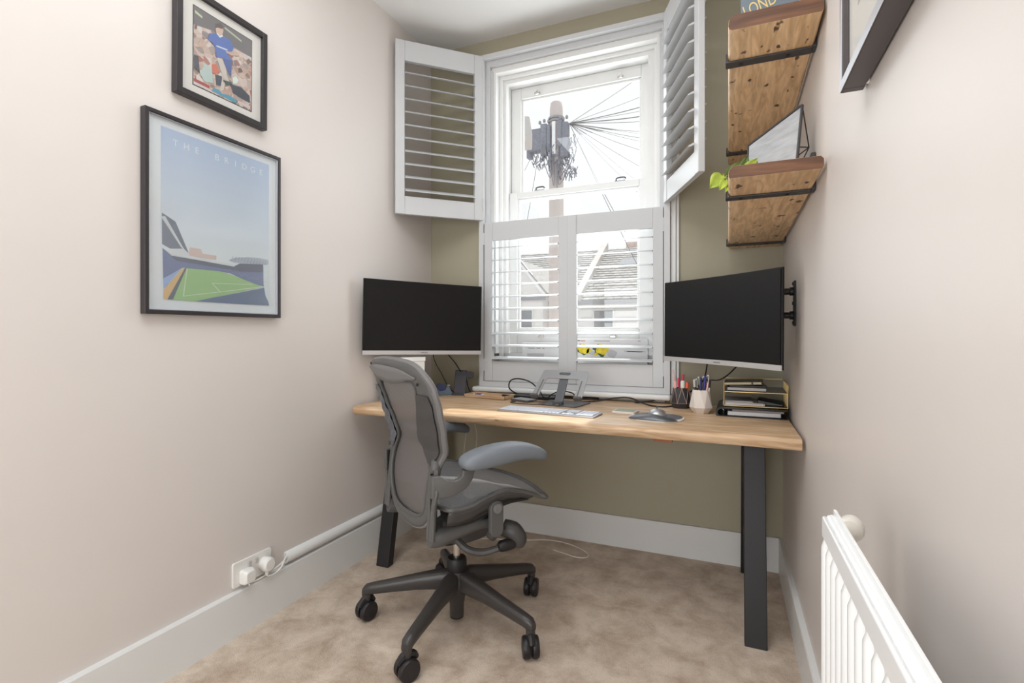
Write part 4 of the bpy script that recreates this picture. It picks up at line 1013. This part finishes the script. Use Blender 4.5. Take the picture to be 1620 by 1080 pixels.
def photo():
    HAZE[0] = .22
    d = x0+.0131; st = .0002; a = MB(); a.use('frame_black').prism([(1.117, 1.927), (1.346, 1.927), (1.346, 2.196), (1.117, 2.196)], d, d+st, YZ)
    a.use(crowd()).prism([(1.120, 1.930), (1.343, 1.930), (1.343, 2.193), (1.120, 2.193)], d+st, d+2*st, YZ)
    lay = [((92, 84, 84), [(1.120,2.193),(1.343,2.193),(1.343,2.131),(1.270,2.129),(1.192,2.146),(1.120,2.129)]),
    ((176, 178, 150), [(1.232, 2.178), (1.300, 2.166), (1.302, 2.172), (1.234, 2.185)]), ((190, 196, 150), [(1.124, 2.170), (1.150, 2.166), (1.150, 2.173), (1.124, 2.180)]),
    ((170, 52, 50), [(1.121,1.951),(1.177,1.950),(1.177,1.939),(1.121,1.940)]), ((214, 200, 196), [(1.121,1.940),(1.177,1.939),(1.190,1.931),(1.121,1.931)]),
    ((62, 140, 170), [(1.192,1.949),(1.209,1.952),(1.225,1.943),(1.248,1.950),(1.287,1.945),(1.277,1.932),(1.185,1.937)]),
    ((222, 190, 180), [(1.288,1.946),(1.338,1.948),(1.338,1.934),(1.285,1.937)]), ((206, 90, 60), [(1.184,2.027),(1.202,2.037),(1.213,2.018),(1.206,2.002),(1.187,2.000)]),
    ((50, 52, 66), [(1.197,1.998),(1.223,2.004),(1.223,1.971),(1.202,1.962)]), ((48, 48, 60), [(1.255,1.993),(1.300,1.999),(1.335,1.984),(1.338,1.958),(1.300,1.959),(1.266,1.964)]),
    ((180, 196, 190), [(1.142, 1.975), (1.160, 2.02), (1.185, 2.01), (1.19, 1.965), (1.16, 1.955)]), ((54, 56, 64), [(1.121, 1.985), (1.121, 2.03), (1.136, 2.03), (1.142, 1.975)]),
    ((204, 158, 138), [(1.169,2.103),(1.177,2.106),(1.165,2.087),(1.146,2.064),(1.131,2.060),(1.156,2.088)]),
    ((206, 190, 176), [(1.203,2.060),(1.223,2.066),(1.236,2.049),(1.241,2.019),(1.252,1.997),(1.236,1.990),(1.216,2.026)]),
    ((206, 190, 176), [(1.222, 1.99), (1.235, 1.985), (1.228, 1.955), (1.215, 1.95)]),
    ((52, 72, 136), [(1.223,2.072),(1.261,2.079),(1.259,2.021),(1.246,2.028),(1.230,2.053)]),
    ((60, 88, 166), [(1.174,2.128),(1.199,2.142),(1.216,2.138),(1.230,2.148),(1.255,2.148),(1.268,2.125),(1.261,2.111),(1.236,2.100),(1.261,2.079),(1.202,2.061),(1.197,2.088),(1.185,2.104),(1.169,2.103)]),
    ((206, 212, 226), [(1.201,2.102),(1.244,2.109),(1.243,2.104),(1.201,2.097)]), ((200, 160, 142), [(1.236,2.100),(1.261,2.109),(1.285,2.117),(1.287,2.108),(1.259,2.095),(1.239,2.095)]),
    ((206, 166, 146), [(1.202,2.171),(1.223,2.179),(1.227,2.165),(1.221,2.144),(1.213,2.136),(1.201,2.141),(1.197,2.155)]), ((66, 50, 44), [(1.197,2.173),(1.216,2.188),(1.227,2.178),(1.221,2.169),(1.206,2.166),(1.199,2.161)]),
    ((226, 228, 232), [(1.201, 2.143), (1.213, 2.134), (1.226, 2.146), (1.222, 2.149), (1.213, 2.140), (1.204, 2.147)]),
    ((44, 60, 52), [(1.225,1.992),(1.255,1.999),(1.263,1.993),(1.241,1.981)]), ((224, 230, 220), [(1.263,2.017),(1.277,2.029),(1.287,2.020),(1.281,2.003),(1.266,1.998)])]
    for i, (c, pts) in enumerate(lay): dd = d+st*(2+.5*i); a.use(pc(c)).prism(pts, dd, dd+st*.4, YZ)
    a.obj('photo_print', None, t, fixn=False)
photo()
MB().box(x0+.0176, x0+.0188, 1.076, 1.385, 1.898, 2.227).obj('glazing', 'picture_glass', t)

# picture on the right wall, seen from below
t = thing('framed_picture', 'grey framed picture high on the right wall nearest the camera', 'picture', (XR, 0, 0))
frame_yz(t, -.003, -1, .60, 1.115, 1.547, 2.25, .019, .036, 'frame_grey')
frame_yz(t, -.039, -1, .60, 1.115, 1.547, 2.25, .018, .0015, 'frame_silver', 'silver_edge')
MB().box(-.003, -.028, .619, 1.096, 1.566, 2.231).obj('mount_board', 'mount_white', t)
K('soft_print', (206, 196, 190), .6, var=.1, vscale=9)
MB().box(-.028, -.0285, .69, 1.03, 1.66, 2.14).obj('print', 'soft_print', t)
MB().box(-.031, -.032, .62, 1.095, 1.567, 2.23).obj('glazing', 'picture_glass', t)
for y in (.63, 1.085): MB().lathe([(.007, 0), (.007, .004)], 12, TR((-.0005, y, 1.553), (0, rad(-90), 0))).obj('wall_bumper', 'plastic_white', t)

# ------------------------------------------------------------------ wall shelves
def bracket(parent, y, ztop, zb, tip=.07):
    b = MB(); w = .038; th = .006; xr = XR-.012
    b.box(-.008, xr, y, y+w, zb-th, zb)                   # strap under the shelf
    b.box(-.008, -.002, y, y+w, zb-th, zb+.024)          # front lip
    b.box(xr-.001, XR, y, y+w, zb-.004, ztop+tip)         # plate up the wall
    b.obj('bracket', 'bracket_black', parent, bevel=.003)
    for x in (.035, .160):
        MB().lathe([(.006, zb-th-.002), (.004, zb-th)], 10, TR((x, y+w/2, 0))).obj('screw', 'steel_black', parent)
def shelf(label, zb, th, y0, br):
    t = thing('wall_shelf', label, 'shelf', (0, 0, 0), 0, 'plank shelves on the right wall')
    q = MB(); q.use('shelf_wood')
    N = 10
    prof = [(.010, zb), (.220, zb), (.2245, zb+.008), (.2245, zb+th-.008), (.218, zb+th), (.012, zb+th), (.002, zb+th-.010), (0, zb+.012), (.003, zb+.004)]
    q.loft([[(x, y0+(YB-.004-y0)*i/N, z) for x, z in prof] for i in range(N+1)])
    o = q.obj('plank', None, t, bevel=.002)
    o.data.materials.append(M['shelf_end'])
    for p in o.data.polygons:
        if abs(p.normal.y) > .8: p.material_index = 1
    for y in br: bracket(t, y, zb+th, zb-.0005)
    return t
s1 = shelf('lower reclaimed wood shelf carrying the plant and the photo frame', 1.519, .034, 1.50, (1.68, 2.50))
s2 = shelf('upper reclaimed wood shelf carrying the grey travel sign, near the ceiling', 1.919, .042, 1.50, (1.66, 2.46))
for s in (s1, s2):
    s.rotation_euler = (rad(-.9), 0, 0)
for s, zz in ((s1, 1.519), (s2, 1.919)):
    a = rad(-.9); s.location = (0, 1.5-(1.5*cos(a)-zz*sin(a)), zz-(1.5*sin(a)+zz*cos(a)))
SH = 1.553-.0      # top of the lower shelf near its front
SH1 = lambda y: 1.553-(y-1.5)*math.tan(rad(.9))
SH2 = lambda y: 1.961-(y-1.5)*math.tan(rad(.9))

# photo frame, slanted, with a geometric wire back
t = thing('photo_frame', 'dark metal geometric picture frame leaning on the lower shelf', 'photo frame')
A = Vector((.052, 1.80, SH1(1.80))); B = Vector((.175, 1.66, SH1(1.66))); 
def PF(p): return p
fr = [(.056, 1.83, 1.5525), (.178, 1.66, 1.554), (.196, 1.672, 1.755), (.062, 1.84, 1.715)]
q = MB()
for i in range(4): q.tube([fr[i], fr[(i+1) % 4]], .0045, 6, smooth=False)
q.obj('frame', 'bracket_black', t)
K('photo_bw', (190, 192, 196), .35, var=.22, vscale=14, stretch=(1, 1, 5))
MB().add(fr, [(0, 1, 2, 3)]).obj('photo', 'photo_bw', t, solid=.002)
ap = (.222, 1.745, 1.655)
q = MB()
for p in (fr[1], fr[2], fr[3], fr[0]): q.tube([p, ap], .0018, 6, smooth=False)
q.obj('wire_stand', 'bracket_black', t)

# trailing plant
t = thing('potted_plant', 'trailing green pothos in a white pot at the shelf edge', 'plant', (.040, 1.90, SH1(1.90)))
MB().lathe([(.022, 0), (.028, .004), (.033, .045), (.034, .050), (.030, .050), (.026, .012)], 20).obj('pot', 'plastic_white', t, smooth=True)
st = MB()
def leaf(base, tip, width, m, droop=.006):
    base = Vector(base); tip = Vector(tip); ax = tip-base; Lh = ax.length; side = ax.cross(Vector((.35, -1, .2))).normalized(); nrm = side.cross(ax).normalized()
    prof = [(0, .06), (.10, .62), (.25, .95), (.42, 1), (.60, .86), (.78, .52), (.92, .2), (1, 0)]
    mb = MB(); vs = []; fs = []
    for k, (s, w) in enumerate(prof):
        c = base+ax*s+nrm*droop*sin(pi*s)
        for j in (-1, -.5, 0, .5, 1): vs.append(c+side*width*w*j*.5+nrm*.004*abs(j))
    for k in range(len(prof)-1):
        for j in range(4): a_ = k*5+j; fs.append((a_, a_+1, a_+6, a_+5))
    mb.add(vs, fs); mb.obj('leaf', m, t, smooth=True, solid=.0008)
leaf((-.055, -.24, .030), (-.092, -.27, -.016), .048, 'leaf_green')
leaf((-.047, -.25, .012), (-.066, -.285, -.030), .026, 'leaf_green')
leaf((-.043, -.22, .03), (-.005, -.25, .062), .030, 'leaf_dark')
leaf((-.03, -.22, .035), (.012, -.24, .048), .030, 'valve_cream')
leaf((-.005, -.20, .04), (.014, -.21, .09), .028, 'leaf_dark')
leaf((.006, -.20, .04), (.040, -.22, .075), .034, 'leaf_green')
leaf((.02, -.10, .06), (.045, -.14, .09), .030, 'leaf_dark')
leaf((.13, -.08, .035), (.165, -.10, .07), .030, 'leaf_green')
leaf((-.04, -.255, -.005), (-.05, -.275, -.035), .016, 'leaf_green')
for pts in ([(0, 0, .05), (-.03, -.10, .06), (-.050, -.20, .045), (-.056, -.24, .028)], [(0, 0, .05), (-.02, -.14, .055), (-.044, -.23, .03), (-.046, -.25, .0)],
            [(0, 0, .05), (.005, -.1, .06), (.005, -.2, .045)], [(0, 0, .05), (.06, -.02, .06), (.13, -.08, .036)]):
    st.tube(pts, .0014, 5)
st.obj('stem', 'stem_green', t, smooth=True)

# travel sign on the upper shelf
t = thing('travel_sign', 'grey travel sign with gold lettering standing on the upper shelf', 'sign', (.034, 1.64, SH2(1.64)), rad(-4))
K('sign_grey', (104, 116, 126), .5, var=.05); K('sign_gold', (214, 186, 120), .5)
MB().box(0, .150, 0, .012, 0, .21).obj('board', 'sign_grey', t, bevel=.001)
q = MB(); q.use('sign_gold'); text_mb(q, 'LONDON', .040, TR((.012, -.0006, .062), (rad(90), rad(-16), 0)) @ Matrix.Scale(.78, 4, (1, 0, 0)) @ Matrix.Scale(1.3, 4, (0, 1, 0)), .0004)
q.use('pink_light'); q.prism([(.085+.006*cos(a), .058+.006*sin(a)) for a in [2*pi*k/12 for k in range(12)]], -.0008, -.0002, XZ)
q.obj('sign_lettering', None, t, fixn=False)
t = thing('storage_sleeve', 'pale lilac grey folder leaning on the wall at the upper shelf end', 'folder', (.200, 1.56, SH2(1.56)))
MB().box(0, .022, -.04, .10, 0, .16).obj('folder', 'aluminium', t, bevel=.002)

# ------------------------------------------------------------------ radiator
t = thing('radiator', 'white fluted panel radiator low on the right wall', 'radiator', (0, 0, 0))
xf, xb, yA, yE_ = .128, .146, .872, -.60
q = MB(); q.box(xf+.004, xb, yE_, yA, .20, .835); q.obj('panel', 'radiator_white', t, bevel=.006)
q = MB(); q.box(xf-.001, xf+.006, yE_, yA-.002, .800, .832).box(xf-.001, xf+.006, yE_, yA-.002, .21, .24); q.obj('seam', 'radiator_white', t, bevel=.004)
fl = None
for k in range(42):
    y = yA-.012-.0355*k
    if y-.012 < yE_: break
    if fl is None:
        r = [(-.0005, -.0125), (-.004, -.010), (-.0065, -.005), (-.0068, 0), (-.0065, .005), (-.004, .010), (-.0005, .0125), (.002, .0125), (.002, -.0125)]
        fo_ = MB().loft([[(a*.4, b*.4, .236) for a, b in r], [(a, b, .25) for a, b in r], [(a, b, .788) for a, b in r], [(a*.4, b*.4, .803) for a, b in r]]).obj('flute', 'radiator_white', t, smooth=True); fl = fo_.data
    else:
        fo_ = bpy.data.objects.new('flute', fl); COL.objects.link(fo_); fo_.parent = t
    fo_.location = (xf+.004, y, 0)
q = MB(); q.box(xb-.004, xb, yE_, yA, .833, .842); q.obj('top_edge', 'radiator_white', t, bevel=.001)
for y in (.62, -.45): MB().box(xb, XR-.001, y, y+.02, .34, .56).obj('wall_bracket', 'radiator_white', t)
t = thing('radiator_valve', 'round cream valve head behind the radiator end', 'valve', (.178, .948, .793))
MB().lathe([(.010, -.020), (.016, -.017), (.0185, -.004), (.0185, .009), (.016, .018), (.009, .022), (.003, .023)], 20, TR((0, 0, 0), (rad(90), 0, rad(-12)))).obj('valve_head', 'valve_cream', t, smooth=True)
MB().tube([(0, .005, -.012), (.0, .0, -.04), (0, 0, -.20), (0, 0, -.55)], .008, 10).obj('valve_stem', 'chrome', t, smooth=True)

# ------------------------------------------------------------------ outside
o = MB().box(-40, 30, 5, 60, -3.2, -3.0).obj('street', 'coping'); struct(o, 'pale street far below the window'); o.name = 'floor_street'
def pole():
    t = thing('telegraph_pole', 'weathered wooden telegraph pole crowded with junction boxes and cables', 'telegraph pole', (-3.045, 9.35, 0))
    MB().lathe([(.155, -3), (.145, 2), (.135, 4.9), (.125, 5.42), (.11, 5.52), (.09, 5.54)], 18).obj('pole_shaft', 'pole_wood', t, smooth=True)
    MB().box(-.035, .035, -.17, -.13, 4.50, 5.12).obj('cable_cover', 'paper_white', t, bevel=.004)
    for (x, y, z, w, d, h) in ((-.38, -.05, 4.62, .26, .22, .42), (-.54, .0, 4.52, .10, .16, .36), (-.20, -.12, 4.50, .13, .14, .60), (.20, -.10, 4.42, .16, .14, .66), (.12, -.15, 4.62, .08, .1, .5), (-.10, -.16, 4.55, .07, .08, .52)):
        MB().box(x-w/2, x+w/2, y-d/2, y+d/2, z, z+h).obj('junction_box', 'pole_box', t, bevel=.02)
    for i in range(8):
        q = MB(); x = random.uniform(-.46, .40); z = random.uniform(4.4, 5.1); s = random.choice((-1, 1))
        q.tube([(x, -.15, z), (x+.10*s, -.22, z-.25), (x*.4, -.2, z-.55-.3*random.random()), (x*.3, -.15, z-.1)], .008, 5); q.obj('looped_cable', 'pole_box', t, smooth=True)
    q = MB()
    for i in range(150):
        x = random.uniform(.08, .42) if i % 3 else random.uniform(-.42, .1); z = random.uniform(3.95, 4.7) if x > .08 else random.uniform(4.25, 4.6); q.tube([(x, random.uniform(-.2, .0), z), (x+random.uniform(-.08, .08), -.1, z+random.uniform(.04, .16))], .009, 4, smooth=False)
    q.obj('cable_tangle', 'pole_box', t)['kind'] = 'stuff'
    for z in (5.14, 5.20, 4.46): MB().lathe([(.16, z), (.16, z+.035)], 18).obj('pole_band', 'gutter_grey', t, smooth=True)
    for k in range(6): MB().lathe([(.012, 0), (.028, .01), (.028, .05), (.012, .07)], 8, TR((-.30+.09*k if k < 3 else .10+.07*(k-3), -.1, 5.13+.02*(k % 2)))).obj('insulator', 'gutter_grey', t, smooth=True)
pole()
ends = [(-1.52, 13.48, 8.11),(-1.41, 12.44, 6.93),(-0.94, 8.29, 4.78),(-1.64, 14.51, 7.38),(-1.06, 9.33, 5.02),(-1.41, 12.44, 6.16),(-0.82, 7.26, 3.88),(-1.52, 13.48, 6.17),(-1.06, 9.33, 4.52),(-1.41, 12.44, 5.54),(-0.82, 7.26, 3.54),(-0.94, 8.29, 3.54),(-1.27, 10.33, 3.78),(-1.21, 8.18, 3.24),(-1.69, 7.97, 3.11),(-1.22, 7.09, 2.21),(-4.91, 12.04, 5.03),(-4.53, 11.11, 5.73),(-3.61, 9.33, 3.49)]
ords = ['topmost', 'second', 'third', 'fourth', 'fifth', 'sixth', 'seventh', 'eighth', 'ninth', 'tenth', 'eleventh', 'twelfth', 'thirteenth', 'fourteenth', 'fifteenth', 'lowest']
for i, e in enumerate(ends):
    a = Vector((-2.80, 9.40, 5.12)) if i < 16 else Vector((-3.35, 9.35, 4.95)); b = Vector(e); b = a+(b-a)*1.25; mid = (a+b)/2-Vector((0, 0, .04))
    o = MB().tube([a, mid, b], .0075 if (i % 4 and i < 12) else (.010 if i < 12 else .005), 5).obj('overhead_wire', 'wire_grey', None, smooth=True)
    tag(o, ('overhead wire fanning right from the pole, %s of the fan' % ords[i]) if i < 16 else 'overhead wire %s the telegraph pole' % ('falling steeply left of', 'running level left of', 'dropping close beside')[i-16], 'wire', 'overhead wires on the pole')

def houses():
    t = thing('terraced_house', 'pale terraced houses across the street with slate roofs, seen through the louvres', 'house')
    YH, YR = 22, 27.2; ze, zr = 2.53, 5.62
    MB().box(-16, 2, YH, YH+7, -3.2, ze-.12).obj('facade', 'render_white', t)
    rf = MB(); rf.add([(-16, YH-.25, ze), (2, YH-.25, ze), (2, YR, zr), (-16, YR, zr), (-16, YR, zr-.1), (2, YR, zr-.1), (2, YH-.25, ze-.06), (-16, YH-.25, ze-.06)], [(0, 1, 2, 3), (4, 5, 6, 7), (0, 3, 4, 7), (1, 6, 5, 2), (0, 7, 6, 1), (3, 2, 5, 4)])
    rf.obj('roof', 'slate', t)
    L = math.hypot(YR-YH+.25, zr-ze)
    sl = MB()       # courses of slates, each course a proud strip cut into slates
    for r in range(22):
        y = YH-.25+(YR-YH+.25)*r/22; z = ze+(zr-ze)*r/22; y2 = y+(YR-YH+.25)/22; z2 = z+(zr-ze)/22
        x = -12+(r % 2)*.17
        while x < -1:
            d = .015+random.random()*.022; sl.add([(x+.01, y-.01, z+d+.03), (x+.33, y-.01, z+d+.03), (x+.33, y2, z2+.012), (x+.01, y2, z2+.012), (x+.01, y-.01, z), (x+.33, y-.01, z)], [(0, 1, 2, 3), (4, 5, 1, 0)]); x += .34
    so = sl.obj('slates', 'slate', t); so['kind'] = 'stuff'
    for x in (-6.1, -11.2):
        MB().add([(x-.16, YH-.35, ze-.2), (x+.16, YH-.35, ze-.2), (x+.16, YH-.35, ze+.30), (x-.16, YH-.35, ze+.30), (x-.16, YR+.1, zr-.1), (x+.16, YR+.1, zr-.1), (x+.16, YR+.1, zr+.42), (x-.16, YR+.1, zr+.42)], [(0,3,2,1),(4,5,6,7),(0,1,5,4),(1,2,6,5),(2,3,7,6),(3,0,4,7)]).obj('party_wall', 'coping', t, bevel=.03)
    MB().box(-16, 2, YH-.40, YH-.25, ze-.16, ze-.02).obj('gutter', 'gutter_grey', t, bevel=.02)
    for (x, w, z0, h) in ((-5.0, .80, 1.30, .78), (-6.95, .45, 1.0, .9), (-2.9, .9, 1.2, .9)):
        wo = MB().box(x-w/2-.08, x+w/2+.08, YH-.06, YH, z0-.08, z0+h+.08).obj('window', 'render_white', t, bevel=.01)
        MB().box(x-w/2, x+w/2, YH-.08, YH-.05, z0, z0+h).obj('pane', 'window_dark', wo)
        MB().box(x-w/2, x+w/2, YH-.10, YH-.07, z0+h*.52, z0+h*.56).obj('sash_bar', 'render_white', wo)
        MB().box(x-w/2-.25, x+w/2+.25, YH-.14, YH-.02, z0-.18, z0-.08).obj('window_sill', 'coping', wo, bevel=.01)
    for z in (.6, 1.15, 1.75, 2.15): MB().box(-6.0, -3.6, YH-.05, YH, z, z+.05).obj('string_course', 'coping', t)
    k = MB(); k.prism([(-3.72, 4.30), (-1.4, 4.30), (-1.4, 4.62), (-3.72, 4.62)], 25.0, 25.06, XZ)
    MB().add([(-4.9, 24.9, 4.44), (-3.4, 24.9, 4.44), (-3.4, 25.7, 4.90), (-4.9, 25.7, 4.90), (-4.9, 24.9, 4.32), (-3.4, 24.9, 4.32)], [(0, 1, 2, 3), (4, 5, 1, 0)]).obj('roof_window', 'window_dark', t)
    MB().box(-7.4, -6.75, 24.0, 24.6, 3.7, 4.45).obj('dormer', 'render_white', t, bevel=.02)
    MB().box(-5.0, 1, 27.3, 28.2, 5.2, 5.95).obj('brick_ridge', 'brick_red', t)
    # gabled bay with white barge boards
    yb = 20.9
    MB().prism([(-8.46, 4.20), (-7.30, 2.86), (-9.62, 2.86)], yb, YH+2.2, XZ).obj('bay_gable', 'render_white', t)
    for sx in (-1, 1):
        MB().prism([(-8.46, 4.36), (-8.46+sx*1.28, 2.84), (-8.46+sx*1.10, 2.72), (-8.46, 4.12)], yb-.12, yb, XZ).obj('barge_board', 'paper_white', t)
        MB().prism([(-8.46, 4.34), (-8.46+sx*1.30, 2.84), (-8.46+sx*1.24, 2.78), (-8.46, 4.26)], yb-.14, YH+2.6, XZ).obj('bay_roof', 'slate', t)
    MB().box(-9.5, -7.42, yb, YH, -3.2, 2.86).obj('bay', 'render_white', t)
    MB().box(-9.62, -7.3, yb-.1, yb, 2.55, 2.70).obj('bay_gutter', 'gutter_grey', t)
    for x in (-8.95, -8.15): 
        wo = MB().box(x-.3, x+.3, yb-.06, yb, .8, 2.2).obj('window', 'render_white', t); MB().box(x-.23, x+.23, yb-.09, yb-.05, .9, 2.1).obj('pane', 'window_dark', wo)
    bw = sempty_child = MB()
    for r in range(26):
        for c in range(4):
            bw.box(-7.40+c*.20+(r % 2)*.08, -7.40+c*.20+.185+(r % 2)*.08, YH-.32, YH-.1, -.2+.105*r, -.2+.105*r+.09)
    o = bw.obj('brickwork', 'brick_red', t); o['kind'] = 'stuff'
    MB().box(-7.38, -6.60, YH-.30, YH-.0, -.2, 2.5).obj('brick_pier', 'coping', t)
    MB().box(-7.1, -6.98, YH-.42, YH-.32, -3, 2.5).obj('downpipe', 'brick_red', t)
houses()
t = thing('neighbouring_eaves', 'cream eaves of the neighbouring house at the left glass edge', 'house', (0, 0, 0))
MB().add([(-4.2, 5.6, 3.62), (-2.23, 5.9, 3.55), (-2.46, 6.5, 3.60), (-4.2, 6.5, 3.62), (-4.2, 5.6, 4.1), (-2.27, 5.9, 3.80), (-2.50, 6.5, 3.85), (-4.2, 6.5, 4.1)], [(0,3,2,1),(4,5,6,7),(0,1,5,4),(1,2,6,5),(2,3,7,6),(3,0,4,7)]).obj('eaves', 'coping', t, bevel=.02)
MB().box(-4.0, -2.75, 5.95, 6.4, -3, 3.60).obj('side_wall', 'render_white', t)
